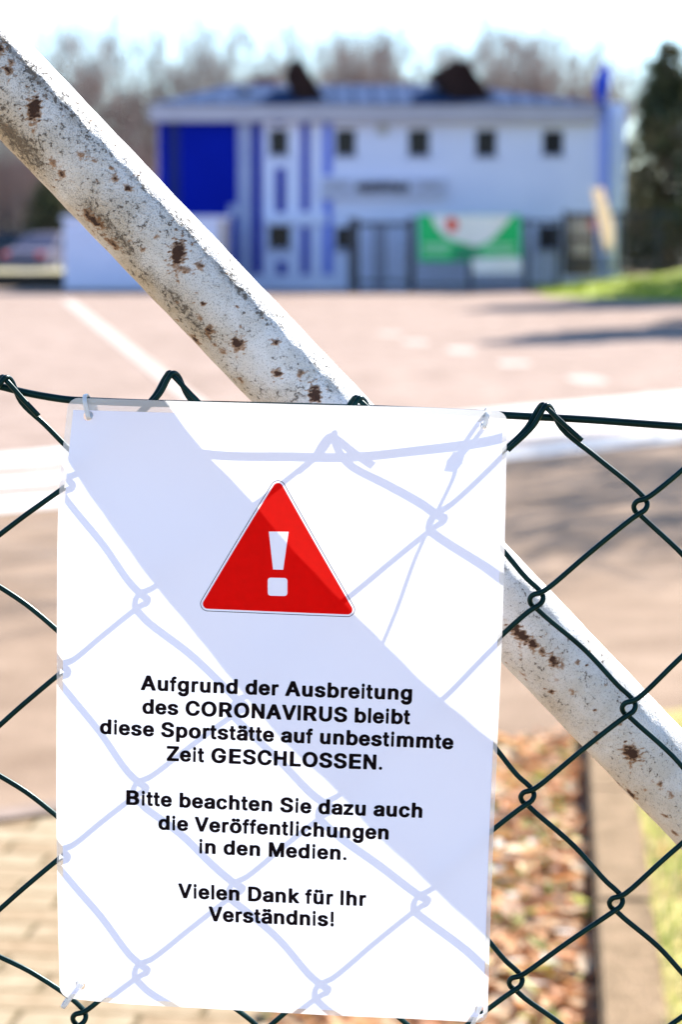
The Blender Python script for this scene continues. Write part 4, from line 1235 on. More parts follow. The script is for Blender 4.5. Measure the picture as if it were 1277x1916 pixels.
# remaining walls of the block
DEP = 8.0
bm = bmesh.new()
bm_box(bm, X(298), X(298) + 0.3, YB + 0.351, YB + DEP, 0, ztop)
bm_box(bm, X(1122) - 0.3, X(1122), YB + 0.351, YB + DEP, 0, ztop)
bm_box(bm, X(298) + 0.301, X(1122) - 0.301, YB + DEP - 0.3, YB + DEP, 0, ztop)
from_bm('outer_wall', bm, M_wall, club)
boxobj('floor_slab', X(298) + .31, X(1122) - .31, YB + 0.36, YB + DEP - 0.31, Z(395), Z(385), M_grey, club)
for (x0, x1, z0, z1) in ops:
    bm = bmesh.new()
    t = 0.05
    bm_box(bm, x0 + .001, x0 + t, YB + 0.10, YB + 0.16, z0 + .001, z1 - .001)
    bm_box(bm, x1 - t, x1 - .001, YB + 0.10, YB + 0.16, z0 + .001, z1 - .001)
    bm_box(bm, x0 + t + .001, x1 - t - .001, YB + 0.10, YB + 0.16, z0 + .001, z0 + t)
    bm_box(bm, x0 + t + .001, x1 - t - .001, YB + 0.10, YB + 0.16, z1 - t, z1 - .001)
    w = from_bm('window', bm, M_metal_dark, club)
    boxobj('pane', x0 + t, x1 - t, YB + 0.12, YB + 0.14, z0 + t, z1 - t, M_glass, w)
    boxobj('sill', x0 - .06, x1 + .06, YB - 0.07, YB - 0.003, z0 - .07, z0 - .01, M_pale, w)


def panel(name, a, b, c, d, m, proud=0.03):
    return boxobj(name, X(a), X(b), YB - proud, YB - 0.002, Z(d), Z(c), m, club)


panel('cladding_panel', 300, 318, 219, 514, M_blue, 0.06)
panel('cladding_panel', 340, 446, 219, 514, M_blue, 0.06)
panel('cladding_panel', 318.5, 339.5, 219, 514, mat('slate_blue_strip', (0.014, 0.024, 0.14), 0.7, (0.016, 0.026, 0.15), 1, spec=.1), 0.045)
panel('downpipe', 448, 472, 215, 514, M_pale, 0.09)
panel('bracket', 430, 456, 383, 403, M_pale, 0.12)
panel('cladding_stripe', 474, 492, 219, 514, M_blue)
panel('cladding_stripe', 515, 531, 214, 234, M_blue2)
panel('cladding_stripe', 517, 535, 314, 414, M_blue)
panel('cladding_stripe', 519, 537, 489, 514, M_blue)
panel('cladding_stripe', 564, 580, 216, 396, M_blue2)
panel('cladding_stripe', 564, 580, 424, 514, M_blue2)
panel('cladding_stripe', 605, 622, 224, 328, M_blue3)
panel('cladding_stripe', 605, 622, 374, 514, M_blue3)
panel('ledge', 494, 612, 398, 419, M_wall, 0.10)
# eaves board and soffit
boxobj('fascia', X(286), X(1112), YB - 0.45, YB - 0.02, Z(229), Z(198), M_fascia, club, 0.02)
# hipped metal roof with standing seams
zr, ze = Z(159, YB + 4), Z(197)
ex0, ex1, ey0, ey1 = X(284), X(1130), YB - 0.52, YB + DEP + 0.4
rx0, rx1 = X(420), X(860)
bm = bmesh.new()
vv = [bm.verts.new(p) for p in ((ex0, ey0, ze), (ex1, ey0, ze), (ex1, ey1, ze), (ex0, ey1, ze), (rx0, YB + 4, zr), (rx1, YB + 4, zr))]
for q in ((0, 1, 5, 4), (2, 3, 4, 5), (1, 2, 5), (3, 0, 4), (3, 2, 1, 0)): bm.faces.new([vv[i] for i in q])
k = ex0 + 0.6
sl = (zr - ze) / (YB + 4 - ey0)
while k < ex1 - 0.4:
    yy = YB + 4
    if k < rx0: yy = ey0 + (YB + 4 - ey0) * (k - ex0) / (rx0 - ex0)
    if k > rx1: yy = ey0 + (YB + 4 - ey0) * (ex1 - k) / (ex1 - rx1)
    y0, y1 = ey0 + 0.03, yy - 0.02
    if y1 > y0 + .1:
        pts = [(k - .02, y0, ze + sl * (y0 - ey0) + .002), (k + .02, y0, ze + sl * (y0 - ey0) + .002), (k + .02, y1, ze + sl * (y1 - ey0) + .002), (k - .02, y1, ze + sl * (y1 - ey0) + .002)]
        lo_ = [bm.verts.new(p) for p in pts]; hi_ = [bm.verts.new((p[0], p[1], p[2] + .05)) for p in pts]
        bm.faces.new(hi_)
        for i in range(4): bm.faces.new((lo_[i], lo_[(i + 1) % 4], hi_[(i + 1) % 4], hi_[i]))
    k += 0.55
bmesh.ops.recalc_face_normals(bm, faces=bm.faces[:])
from_bm('roof', bm, M_roof, club)
# two dark dormers standing on the roof
for outline in ([(808, 136), (852, 110), (870, 118), (914, 186), (846, 186)], [(533, 142), (548, 110), (564, 116), (606, 188), (556, 188)]):
    bm = bmesh.new()
    pts = [(X(a, YB + .4), Z(b, YB + .4)) for a, b in outline]
    prism(bm, pts[::-1], YB + 0.4, YB + 3.0)
    dm = from_bm('dormer', bm, M_darkwood, club)
    # overhanging roof slab along the sloping side
    a, b = Vector((pts[2][0], 0, pts[2][1])), Vector((pts[3][0], 0, pts[3][1]))
    d = (b - a).normalized(); n_ = Vector((-d.z, 0, d.x))
    if n_.z < 0: n_ = -n_
    bm = bmesh.new()
    prism(bm, [(q.x, q.z) for q in (a - d * .1 + n_ * .004, b + d * .02 + n_ * .004, b + d * .02 + n_ * .06, a - d * .1 + n_ * .06)], YB + 0.25, YB + 3.1)
    from_bm('dormer_roof', bm, M_darkwood, dm)
boxobj('chimney', X(478, YB + 5), X(522, YB + 5), YB + 4.7, YB + 5.5, Z(190, YB + 5), Z(143, YB + 5), M_brick, club, 0.02)
boxobj('vent_pipe', X(452, YB + 1.5), X(468, YB + 1.5), YB + 1.4, YB + 1.7, Z(192, YB + 1.5), Z(166, YB + 1.5), M_metal_dark, club, 0.02)
# end wing at the right with its blue corner band
boxobj('end_wing', X(1123.5), X(1171), YB + 0.6, YB + DEP - .4, 0, Z(193, YB + .6), mat('pale_render', (0.80, 0.84, 0.97), 0.9, (0.76, 0.8, 0.93), 0.8, spec=.2), club)
boxobj('corner_band', X(1117), X(1136), YB - 0.06, YB + 0.598, 0, Z(196), mat('sky_blue_band', (0.20, 0.29, 0.80), 0.7, (0.22, 0.31, 0.84), 0.7, spec=.1), club)
# name board with dark lettering too blurred to read, and two emblems
brd = boxobj('name_board', X(600), X(832), YB - 0.16, YB - 0.05, Z(371), Z(334), mat('pale_grey_board', (0.52, 0.55, 0.70), 0.8, (0.48, 0.51, 0.66), 2, spec=.2), club, 0.01)
bm = bmesh.new()
rl = random.Random(2)
x = 667.0
while x < 766:
    w = rl.uniform(4, 9)
    a, b = rl.uniform(338, 344), rl.uniform(357, 361)
    bm_box(bm, X(x), X(x + w), YB - 0.20, YB - 0.162, Z(b), Z(a))
    x += w + rl.uniform(1.2, 3.2)
from_bm('lettering', bm, mat('black_letters', (0.02, 0.018, 0.03), 0.6, (0.025, 0.02, 0.035), 4), brd)
for cx in (632, 803):
    bm = bmesh.new()
    for (a, b, c, d) in ((-20, 20, 340, 345), (-12, 12, 345, 350), (-18, -8, 351, 358), (8, 18, 351, 358)):
        bm_box(bm, X(cx + a), X(cx + b), YB - 0.19, YB - 0.162, Z(d), Z(c))
    from_bm('emblem', bm, mat('grey_print', (0.36, 0.37, 0.46), 0.7, (0.32, 0.33, 0.42), 4), brd)
bm = bmesh.new()
bmesh.ops.create_cone(bm, cap_ends=True, segments=28, radius1=0.17, radius2=0.17, depth=0.05, matrix=Matrix.Translation((X(715), YB - 0.03, Z(243))) @ Matrix.Rotation(R(90), 4, 'X'))
lamp = from_bm('round_plaque', bm, M_grey, club)
bm = bmesh.new()
bmesh.ops.create_cone(bm, cap_ends=True, segments=20, radius1=0.08, radius2=0.08, depth=0.03, matrix=Matrix.Translation((X(715), YB - 0.075, Z(243))) @ Matrix.Rotation(R(90), 4, 'X'))
from_bm('plaque_centre', bm, M_frame, lamp)
# door at ground level
boxobj('door', X(700), X(722), YB - 0.02, YB - 0.002, 0.0, Z(420), mat('grey_door', (0.32, 0.34, 0.46), 0.5, (0.30, 0.32, 0.43), 2), club)

# furled flag on a pole standing at the corner
fl = empty('furled_flag', (X(1122, YB - 1.2), YB - 1.2, 0.0), 'furled dark blue flag on a pole rising above the right end of the clubhouse roof', 'flag')
pth = [Vector((X(1122, YB - 1.2), YB - 1.2, z)) for z in (0.0, 2.5, 5.0, Z(120, YB - 1.2))]
v_, f_ = tube_data(pth, 0.03, 10)
from_data('flagpole', v_, f_, M_pale, fl, True)
zs_ = [Z(y, YB - 1.2) for y in (200, 190, 178, 165, 150, 138, 128, 121, 116)]
rs_ = [0.05, 0.13, 0.16, 0.18, 0.16, 0.15, 0.10, 0.06, 0.015]
cp = [Vector((X(1122, YB - 1.2) + dx, YB - 1.28, z)) for z, dx in zip(zs_, (0.02, 0.0, -.02, -.03, .0, .03, .06, .03, .01))]
v_, f_ = tube_data(cp, rs_, 14)
v2 = []
for i, v in enumerate(v_):
    c_ = cp[i // 14]
    k = 1 + 0.25 * math.sin((i % 14) * 2.7 + (i // 14) * .8)
    v2.append(tuple(c_ + (Vector(v) - c_) * k))
from_data('flag_cloth', v2, f_, mat('flag_blue', (0.006, 0.045, 0.55), 0.7, (0.01, 0.06, 0.6), 6), fl, True)

# low white annex at the left
YA = 62.0
def XA(p): return X(p, YA)
def ZA(p): return Z(p, YA)
ann = empty('storage_container', (XA(272), YA + 1.2, 0), 'low white storage container with ribbed walls left of the clubhouse', 'container')
bm = bmesh.new()
bm_box(bm, XA(122), XA(424), YA + 0.05, YA + 2.5, 0.08, ZA(412))
z = 0.14
while z < ZA(412) - 0.12:
    bm_box(bm, XA(126), XA(412), YA, YA + 0.049, z, z + 0.11, 0.012)
    z += 0.16
from_bm('body', bm, M_wall, ann)
boxobj('roof', XA(118), XA(428), YA - 0.08, YA + 2.6, ZA(411.9), ZA(404), M_wall, ann, 0.02)
boxobj('corner_trim', XA(413.5), XA(426), YA - 0.03, YA + 0.048, 0.02, ZA(412), mat('tan_trim', (0.42, 0.33, 0.27), 0.7, (0.36, 0.28, 0.22), 2), ann)
boxobj('plinth', XA(121), XA(425), YA - 0.02, YA + 2.52, -0.02, 0.078, M_metal_dark, ann)

# metal railing fence with gate, and the banner
YR = 64.0
def XR(p): return X(p, YR)
def ZR(p): return Z(p, YR)
gate = empty('metal_gate', (XR(716), YR, 0), 'dark metal gate with vertical bars in front of the clubhouse', 'gate')
for a, b in ((652, 673), (762, 777)):
    boxobj('gate_post', XR(a), XR(b), YR - .1, YR + .1, -0.02, ZR(408), M_metal_dark, gate, 0.015)
bm = bmesh.new()
bm_box(bm, XR(673.5), XR(761.5), YR - .03, YR + .03, ZR(424), ZR(415))
bm_box(bm, XR(673.5), XR(761.5), YR - .03, YR + .03, ZR(531), ZR(525))
p = 680
while p < 760:
    bm_box(bm, XR(p), XR(p + 1.6), YR - .012, YR + .012, ZR(525) + .001, ZR(424) - .001)
    p += 8.5
from_bm('gate_leaf', bm, M_metal_dark, gate)


def railing(x0, x1, ytop, label, posts, zb=0.0, step=9.0):
    f = empty('railing_fence', (XR((x0 + x1) / 2), YR, zb), label, 'fence')
    for q in posts:
        boxobj('fence_post', XR(q - 4), XR(q + 4), YR - .06, YR + .06, zb - 0.05, ZR(ytop - 4), M_metal_dark, f, 0.01)
    bm = bmesh.new()
    bm_box(bm, XR(x0), XR(x1), YR - .021, YR + .021, ZR(ytop + 6), ZR(ytop))
    bm_box(bm, XR(x0), XR(x1), YR - .021, YR + .021, zb + .12, zb + .2)
    q = x0 + 3
    while q < x1:
        bm_box(bm, XR(q), XR(q + 1.6), YR - .01, YR + .01, zb + .201, ZR(ytop + 6) - .001)
        q += step
    from_bm('bars', bm, M_metal_dark, f)
    return f


railing(780, 1048, 412, 'dark metal railing fence carrying the green banner', (880, 984, 1044))
railing(1052, 1520, 398, 'dark metal railing fence on the grass bank right of the banner', (1056, 1160, 1230, 1320, 1420), 0.5, 11.0)

ban = empty('green_banner', (XR(878), YR - .1, ZR(490)), 'green and white banner with a red mark hanging on the railing', 'banner')


def wavy(name, outline, y, m, parent, n=24):
    bm = outline_bm(outline)
    for k in range(1, n):
        xx = min(p[0] for p in outline) + (max(p[0] for p in outline) - min(p[0] for p in outline)) * k / n
        bmesh.ops.bisect_plane(bm, geom=bm.verts[:] + bm.edges[:] + bm.faces[:], plane_co=(xx, 0, 0), plane_no=(1, 0, 0), dist=1e-7)
    for v in bm.verts:
        a, b = v.co.x, v.co.y
        v.co = (XR(a), y + 0.02 * math.sin(a * 0.08), ZR(b))
    for f in bm.faces:
        f.normal_update()
        if f.normal.y > 0: f.normal_flip()
    return from_bm(name, bm, m, parent)


M_bgreen = mat('banner_green', (0.03, 0.52, 0.15), 0.8, (0.04, 0.58, 0.17), 1.0, spec=.1)
M_bwhite = mat('banner_white', (0.93, 0.88, 0.82), 0.8, (0.90, 0.85, 0.79), 1.0, spec=.1)
wavy('cloth', [(781, 402), (972, 402), (974, 489), (783, 489)], YR - .12, M_bgreen, ban)
wavy('white_field', [(806, 403), (958, 403)] + [(958 - 8 * i, 403 + 58 * math.sin(i / 9 * 1.57)) for i in range(1, 10)] + [(868, 455), (845, 450), (826, 438), (812, 420)], YR - .135, M_bwhite, ban)
wavy('red_mark', [(832, 414), (842, 406), (852, 410), (857, 422), (848, 436), (836, 432)], YR - .15, mat('banner_red', (0.85, 0.10, 0.05), 0.8, (0.8, 0.08, 0.04), 1, spec=.1), ban, 4)
M_bpale = mat('banner_pale_green', (0.42, 0.78, 0.48), 0.8, (0.38, 0.72, 0.44), 1.0, spec=.1)
for (a, b, c, d) in ((790, 842, 456, 463), (792, 838, 468, 474), (906, 962, 456, 462), (900, 960, 468, 474)):
    wavy('print_bar', [(a, c), (b, c), (b, d), (a, d)], YR - .15, M_bpale, ban, 4)
for (a, b, c, d) in ((852, 892, 462, 470), (846, 900, 474, 486)):
    wavy('print_bar', [(a, c), (b, c), (b, d), (a, d)], YR - .15, mat('banner_dark_green', (0.02, 0.2, 0.12), 0.6, (0.03, 0.22, 0.13), 1), ban, 4)
tp = empty('white_tarp', (XR(930), YR - .2, ZR(513)), 'cream white tarpaulin strip hanging below the green banner', 'tarpaulin')
wavy('cloth', round_poly([(880, 483), (972, 480), (974, 511), (884, 513)], 8), YR - .2, M_bwhite, tp)

# boards and leaning panel near the right end
def board(name, pts, y, th, m, label, cat):
    bm = bmesh.new()
    prism(bm, [(X(a, y), Z(b, y)) for a, b in pts][::-1], y, y + th)
    bmesh.ops.bevel(bm, geom=bm.edges[:], offset=0.008, segments=1, affect='EDGES')
    t = empty(name, (X(pts[-1][0], y), y, Z(max(p[1] for p in pts), y)), label, cat)
    from_bm('panel', bm, m, t)
    return t


M_ply = translucent_mat('cream_plastic', (0.85, 0.76, 0.64), (0.85, 0.73, 0.56), 0.5, 0.4, 0.2)
M_board = mat('dusty_white_board', (0.62, 0.55, 0.52), 0.8, (0.55, 0.48, 0.45), 2)
lb = board('leaning_board', [(1104, 352), (1125, 350), (1147, 425), (1146, 470), (1130, 472)], YR - 1.0, 0.05, M_ply, 'pale cream board leaning beside the right corner of the clubhouse', 'board')
boxobj('red_tab', X(1100, YR - 1), X(1112, YR - 1), YR - 1.04, YR - 1.002, Z(432, YR - 1), Z(410, YR - 1), mat('red_tab_paint', (0.6, 0.12, 0.1), 0.6, (0.5, 0.1, 0.08), 3), lb)
nb = empty('notice_board', (X(1082, YR - .3), YR - .3, 0.4), 'brown notice board with two pale posters behind the railing', 'notice board')
boxobj('backboard', X(1056, YR + .4), X(1110, YR + .4), YR + .40, YR + .5, 0.4, Z(398, YR + .4), mat('brown_board', (0.10, 0.075, 0.075), 0.8, (0.13, 0.1, 0.1), 3), nb, 0.01)
boxobj('poster', X(1062, YR + .4), X(1106, YR + .4), YR + .37, YR + .398, Z(442, YR + .4), Z(408, YR + .4), M_board, nb)
boxobj('poster', X(1068, YR + .4), X(1104, YR + .4), YR + .37, YR + .398, Z(478, YR + .4), Z(452, YR + .4), M_board, nb)

# ==================================================================== CARS
M_tyre = mat('tyre_rubber', (0.02, 0.02, 0.02), 0.9, (0.03, 0.03, 0.03), 20)
M_rim = mat('alloy_rim', (0.5, 0.5, 0.52), 0.35, (0.45, 0.45, 0.47), 10, metal=0.8)
M_carglass = mat('car_glass', (0.02, 0.025, 0.03), 0.08, (0.03, 0.035, 0.04), 2)
M_red_lamp = mat('red_tail_lamp', (0.6, 0.02, 0.02), 0.2, (0.5, 0.02, 0.02), 8)
M_lamp = mat('clear_lamp', (0.8, 0.8, 0.8), 0.15, (0.7, 0.7, 0.7), 8)


def car(loc, paint, label, rz=0.0):
    root = empty('parked_car', (0, 0, 0), label, 'car', 'cars parked beyond the court')
    prof = [(-2.05, .28), (-2.1, .62), (-1.98, .86), (-1.35, .95), (-.72, 1.40), (.45, 1.45), (1.25, 1.02), (1.95, .86), (2.1, .66), (2.08, .3)]
    bm = bmesh.new()
    prism(bm, prof[::-1], -0.82, 0.82)
    for v in bm.verts:
        if v.co.z > 1.2: v.co.y *= 0.80
        elif v.co.z > 0.92: v.co.y *= 0.96
    bmesh.ops.bevel(bm, geom=bm.edges[:], offset=0.06, segments=2, affect='EDGES')
    from_bm('body', bm, paint, root, False)
    for sd in (-1, 1):
        bm = bmesh.new()
        pts = [(-1.12, 0.98), (-.62, 1.33), (.40, 1.37), (1.02, 1.0)]
        y0 = sd * 0.80; y1 = sd * 0.665
        vs = [bm.verts.new((x, (sd * .822 if z < 1.1 else sd * .70), z)) for x, z in pts]
        ws = [bm.verts.new((x, (sd * .78 if z < 1.1 else sd * .62), z)) for x, z in pts]
        bm.faces.new(vs)
        for i in range(4): bm.faces.new((vs[i], ws[i], ws[(i + 1) % 4], vs[(i + 1) % 4]))
        bmesh.ops.recalc_face_normals(bm, faces=bm.faces[:])
        from_bm('window', bm, M_carglass, root)
        for wx in (-1.3, 1.32):
            bm = bmesh.new()
            bmesh.ops.create_cone(bm, cap_ends=True, segments=24, radius1=.32, radius2=.32, depth=.2, matrix=Matrix.Translation((wx, sd * .76, .32)) @ Matrix.Rotation(R(90), 4, 'X'))
            wh = from_bm('wheel', bm, M_tyre, root)
            bm = bmesh.new()
            bmesh.ops.create_cone(bm, cap_ends=True, segments=20, radius1=.2, radius2=.2, depth=.03, matrix=Matrix.Translation((wx, sd * .872, .32)) @ Matrix.Rotation(R(90), 4, 'X'))
            from_bm('rim', bm, M_rim, wh)
        boxobj('headlight', 1.93, 2.1, sd * .6 - .14, sd * .6 + .14, .66, .78, M_lamp, root, .02)
        boxobj('tail_light', -2.12, -1.99, sd * .6 - .12, sd * .6 + .12, .68, .84, M_red_lamp, root, .02)
    root.location = loc
    root.rotation_euler.z = rz
    return root


YC = 80.0
car((X(5, YC), YC, 0.12), mat('dark_blue_car_paint', (0.012, 0.016, 0.035), 0.3, (0.014, 0.02, 0.04), 3), 'dark blue car parked at the left edge beyond the court', R(8))
car((X(92, YC - 2) + 0.15, YC - 2, 0.12), mat('lilac_white_car_paint', (0.12, 0.10, 0.15), 0.5, (0.10, 0.09, 0.13), 3), 'dull purple car parked beside the white storage container', R(70))
car((X(1240, 84) + .6, 84, 0.2), mat('white_car_paint', (0.78, 0.75, 0.70), 0.35, (0.74, 0.71, 0.66), 3), 'white car parked behind the railing under the conifers', R(3))

# low things at the far left: kerb wall and verge
boxobj('low_wall', X(-700, 68), X(121, 64) - .25, 68.0, 68.3, -.02, 0.42, mat('mossy_dark_stone', (0.018, 0.014, 0.012), 0.95, (0.03, 0.024, 0.018), 3), None, .02)
tag(bpy.data.objects['low_wall'], 'low dark stone wall left of the white storage container', 'wall')
tag(from_data('verge', [(-40, 68.4, .30), (X(118, 69), 68.4, .30), (X(150, 75), 76, .45), (-44, 76, .45)], [(0, 1, 2, 3)], mat('dry_verge', (0.30, 0.26, 0.10), .95, (0.34, 0.30, 0.2), .7)), kind='structure')

# ==================================================================== TREES
M_bark = mat('grey_brown_bark', (0.16, 0.12, 0.105), 0.9, (0.22, 0.17, 0.15), 5)
M_twig = mat('red_brown_twigs', (0.215, 0.16, 0.14), 0.95, (0.28, 0.21, 0.185), 1.2, spec=0.1)


def bare_tree_mesh(seed, H, spread, levels=4, trunk_frac=0.32, thick=0.17, dens=1.0):
    r = random.Random(seed)
    tv, tf, cv, cf = [], [], [], []

    def grow(p, d, length, rad, lev, V, F):
        n = 4
        path = [p.copy()]; dd = d.copy()
        for i in range(n):
            dd = (dd + Vector((r.uniform(-.16, .16), r.uniform(-.16, .16), r.uniform(-.02, .12)))).normalized()
            path.append(path[-1] + dd * length / n)
        rr = [rad * (1 - 0.62 * i / n) for i in range(n + 1)]
        tube_data(path, rr, 6 if lev < 2 else (4 if lev < 3 else 3), V, F, cap=False)
        return path, rr, dd

    path, rr, dd = grow(Vector((0, 0, 0)), Vector((r.uniform(-.05, .05), r.uniform(-.05, .05), 1)), H * 0.62, thick, 0, tv, tf)

    def branch(path, rr, lev, length):
        if lev > levels: return
        kids = {1: 9, 2: 5, 3: 5, 4: 4}.get(lev, 3)
        kids = max(2, int(round(kids * dens)))
        for k in range(kids):
            t = r.uniform(trunk_frac if lev == 1 else .25, 1.0) if k else 1.0
            f = t * (len(path) - 1); i = min(int(f), len(path) - 2); q = path[i].lerp(path[i + 1], f - i)
            base = (path[i + 1] - path[i]).normalized()
            a = r.uniform(0, 6.283)
            side = base.orthogonal().normalized()
            side = Matrix.Rotation(a, 3, base) @ side
            an = r.uniform(.35, .85) * spread if k else r.uniform(.05, .3)
            d = (base * math.cos(an) + side * math.sin(an)).normalized()
            d = (d + Vector((0, 0, .18))).normalized()
            L_ = length * r.uniform(.45, .72)
            rad_ = max(rr[min(i + 1, len(rr) - 1)] * r.uniform(.5, .75), 0.014)
            pth_, r_, _ = grow(q, d, L_, rad_, lev, cv, cf)
            branch(pth_, r_, lev + 1, L_)

    branch(path, rr, 1, H * 0.62)
    return tv, tf, cv, cf


def tree_root(name, loc, label, cat, group, parts, sc=1.0, rz=0.0):
    t = empty(name, (0, 0, 0), label, cat, group)
    for nm, me_, m in parts:
        o = bpy.data.objects.new(nm, me_)
        C.objects.link(o); o.parent = t
    t.location = loc; t.scale = (sc, sc, sc); t.rotation_euler.z = rz
    return t


def mesh_of(name, v, f, m, smooth=True):
    me_ = bpy.data.meshes.new(name)
    me_.from_pydata(v, [], f); me_.update(); me_.materials.append(m)
    if smooth: me_.polygons.foreach_set('use_smooth', [True] * len(me_.polygons))
    return me_


kinds = []
for sd, H, sp, dn in ((11, 10.5, 1.05, 1.2), (23, 10.0, 1.2, 1.2), (37, 11.0, .95, 1.2), (41, 9.5, 1.15, 1.1)):
    tv, tf, cv, cf = bare_tree_mesh(sd, H, sp, 4, .35, .16, dn)
    zmax = float(np.percentile([v[2] for v in cv], 97))
    tv = [(a, b, c * H / zmax) for a, b, c in tv]; cv = [(a, b, c * H / zmax) for a, b, c in cv]
    kinds.append((('trunk', mesh_of('trunk', tv, tf, M_bark), None), ('crown', mesh_of('crown', cv, cf, M_twig), None)))
HK = (10.5, 10.0, 11.0, 9.5)
# (photo x, photo y of the top, distance, kind, label)
row = [(-40, 70, 92, 0, 'bare tree at the left edge above the brace pole end'), (75, 58, 96, 1, 'bare tree just right of the top end of the brace pole'), (130, 55, 99, 2, 'wide bare tree behind the brown thicket left of the clubhouse'),
       (205, 72, 94, 3, 'bare tree over the thicket, second left of the clubhouse roof'), (262, 78, 97, 0, 'slender bare tree just left of the clubhouse corner'), (312, 68, 95, 1, 'bare tree above the left corner of the clubhouse'),
       (405, 70, 98, 2, 'bare tree behind the blue panelled end of the clubhouse'), (465, 62, 95, 3, 'bare tree rising behind the brick chimney'), (545, 52, 93, 0, 'tallest bare tree, behind the left dark dormer'),
       (610, 72, 97, 1, 'bare tree right of the left dark dormer'), (668, 84, 99, 2, 'bare tree above the roof ridge nearer the left dormer'), (740, 74, 96, 3, 'round bare tree above the middle of the roof ridge'),
       (800, 88, 99, 0, 'small bare tree just left of the right dark dormer'), (925, 68, 94, 2, 'bare tree right of the right dark dormer'), (965, 72, 97, 1, 'bare tree above the third upper window from the left corner'),
       (1030, 74, 95, 3, 'bare tree with forked trunk above the last upper window'), (1085, 86, 99, 0, 'thin bare tree just left of the furled blue flag'), (1150, 100, 98, 2, 'thin bare tree between the blue flag and the conifer')]
row += [(360, 82, 102, 3, 'bare tree over the blue panelled end, left of the chimney'), (508, 80, 103, 0, 'bare tree between the chimney and the left dormer'), (640, 92, 104, 3, 'lower bare tree behind the ridge between the dormers'),
        (705, 84, 103, 1, 'bare tree behind the left half of the roof ridge, right of the lower one'), (770, 86, 102, 1, 'bare tree left of the small tree by the right dormer'), (860, 84, 104, 2, 'bare tree straight behind the right dark dormer'),
        (1000, 84, 103, 0, 'bare tree left of the forked one by the last upper window'), (1060, 90, 104, 1, 'bare tree right of the forked one by the last upper window')]
for i, (px, py, Y, k, lab) in enumerate(row):
    top = P(px, py + 4, Y)
    sc = top.z / HK[k]
    tree_root('bare_tree', (top.x, Y, 0), lab, 'tree', 'bare trees behind the clubhouse', kinds[k], sc, 0.9 * i)
# trees at the right edge of the court, beyond the view: their shade falls across it
for (x, y, k, sc, lab) in ((6.3, 19.0, 1, 0.80, 'bare tree at the right edge of the court, shading the ground'),):
    tree_root('bare_tree', (x, y, 0), lab, 'tree', 'bare trees right of the court', kinds[k], sc, 1.3 * x)

# thicket of brown stems behind the container and a far wood on the horizon: nobody could count the stems
def thicket(name, n, x0, x1, y0, y1, h0, h1, m, label, w=0.05):
    v, f = [], []
    r = random.Random(len(name) + n)
    for k in range(n):
        x, y = r.uniform(x0, x1), r.uniform(y0, y1)
        h = r.uniform(h0, h1) * r.uniform(.55, 1.0)
        z0 = r.choice((0, 0, h * r.uniform(.1, .5)))
        b = Vector((x, y, z0)); l = Vector((r.uniform(-.22, .22), r.uniform(-.2, .2), 1))
        t = min(h - z0, r.uniform(1.5, 4.5))
        mid = b + l * t * .5 + Vector((r.uniform(-.1, .1), 0, 0))
        ww = w * r.uniform(.5, 1.5)
        tube_data([b, mid, b + l * t], [ww, ww * .7, ww * .25], 3, v, f, cap=False)
    o = from_data(name, v, f, m)
    return tag(o, label, 'thicket', kind='stuff')


M_thick = mat('brown_thicket', (0.25, 0.165, 0.13), 0.95, (0.33, 0.225, 0.18), 0.5)
thicket('brushwood_thicket', 9000, X(-300, 88), X(300, 88), 84, 93, 2.5, 6.9, M_thick, 'dense brown leafless thicket left of the clubhouse')
thicket('distant_wood', 9000, -45, 45, 112, 122, 1.8, 5.0, M_thick, 'hazy brown leafless wood far behind the clubhouse', 0.09)

# conifers: drooping whorls of needle clumps
M_needle = attr_mat('dark_needles', 0.8, 0.15)


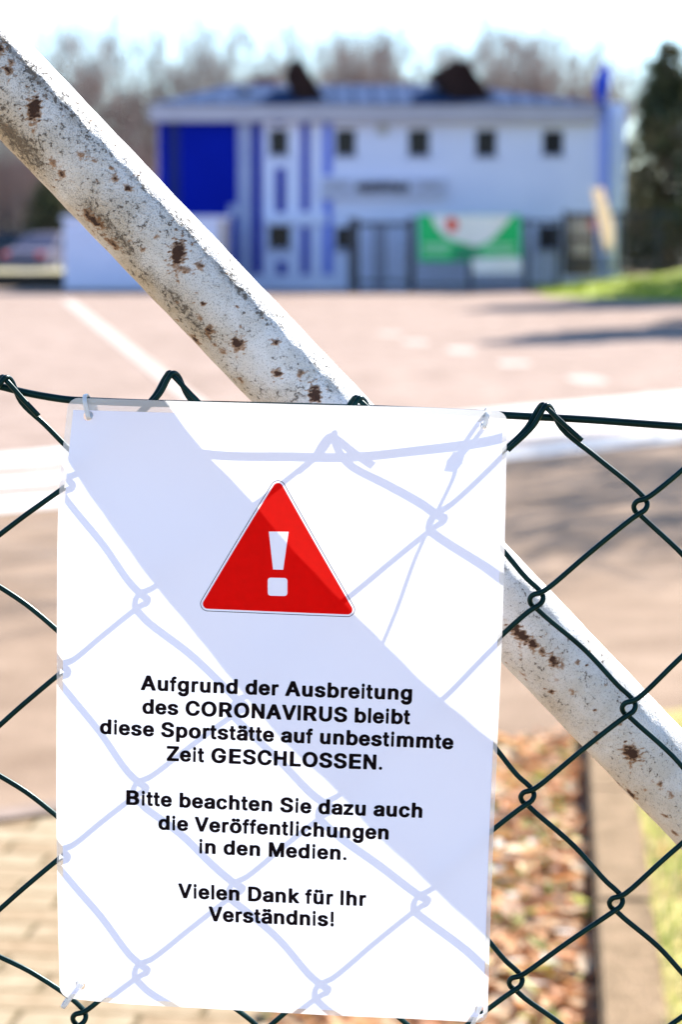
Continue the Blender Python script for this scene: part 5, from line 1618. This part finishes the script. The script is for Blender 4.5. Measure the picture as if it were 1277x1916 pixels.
def conifer_mesh(seed, H, Rb, n=2600, blade=0.26):
    r = random.Random(seed)
    v, f, c = [], [], []
    clumps = []
    for k in range(150):
        t = r.random() ** 0.85
        z = 0.5 + t * (H - .5)
        rad = Rb * (1 - t) ** 0.75 * r.uniform(.35, 1.08) + .08
        a = r.uniform(0, 6.283)
        clumps.append((Vector((math.cos(a) * rad, math.sin(a) * rad, z - .12 * rad)), r.uniform(.28, .62) * (1.15 - .6 * t), r.uniform(.55, 1.5), r.random()))
    for k in range(n * 2):
        cpos, s_, br, hu = r.choice(clumps)
        p = cpos + Vector((r.gauss(0, s_ * .5), r.gauss(0, s_ * .5), r.gauss(0, s_ * .42)))
        d = Vector((r.uniform(-1, 1), r.uniform(-1, 1), r.uniform(-.7, .5))).normalized()
        sd = d.orthogonal().normalized()
        sd = Matrix.Rotation(r.uniform(0, 6.28), 3, d) @ sd
        L_ = blade * r.uniform(.5, 1.2); W_ = L_ * .22
        b = len(v)
        for q in (p - sd * W_, p + d * L_ * .5 - sd * W_ * .8, p + d * L_, p + d * L_ * .5 + sd * W_):
            v.append(tuple(q))
            col = (0.058, 0.066, 0.024) if hu < .6 else (0.115, 0.092, 0.04)
            c.append(tuple(x * br for x in col))
        f.append((b, b + 1, b + 2, b + 3))
    me_ = bpy.data.meshes.new('crown')
    me_.from_pydata(v, [], f); me_.update(); me_.materials.append(M_needle)
    a = me_.color_attributes.new('tint', 'FLOAT_COLOR', 'POINT')
    a.data.foreach_set('color', np.array([(*q, 1.0) for q in c], dtype=np.float32).ravel())
    tv, tf = tube_data([Vector((0, 0, 0)), Vector((.05, 0, H * .5)), Vector((0, 0, H * .98))], [.2, .12, .02], 8)
    return (('trunk', mesh_of('trunk', tv, tf, M_bark), None), ('crown', me_, None))


con = [conifer_mesh(3, 7.2, 2.0, 5000), conifer_mesh(8, 6.6, 2.2, 5000), conifer_mesh(21, 6.6, 2.0, 9000, .34)]
for (px, Y, k, sc, rz, lab) in ((1243, 74, 0, 1.0, 0.3, 'tall dark conifer at the right edge, standing right of the clubhouse'), (1222, 77, 1, .83, 1.9, 'lower dark conifer close beside the clubhouse end wall'), (1330, 73, 1, 1.0, 4.0, 'dark conifer beyond the right edge of the view')):
    tree_root('conifer_tree', (X(px, Y), Y, 0), lab, 'tree', 'dark conifers right of the clubhouse', con[k], sc, rz)
for (x, y, k, sc, lab) in ((9.6, 42.3, 2, 1.36, 'conifer beyond the right side of the court, nearer one'), (12.4, 60.0, 2, 1.8, 'conifer beyond the right side of the court, farther one')):
    tree_root('conifer_tree', (x, y, 0), lab, 'tree', 'conifers beyond the right side of the court', con[k], sc, x)
# black evergreen shrub in front of the thicket at the left
sh = conifer_mesh(15, 3.0, 1.2, 2600, .2)
tree_root('evergreen_shrub', (X(88, 80), 81.5, 0), 'black green evergreen shrub in front of the brown thicket', 'shrub', None, sh, 1.05, .5)

for o in bpy.data.objects:
    if '_base' in o: del o['_base']
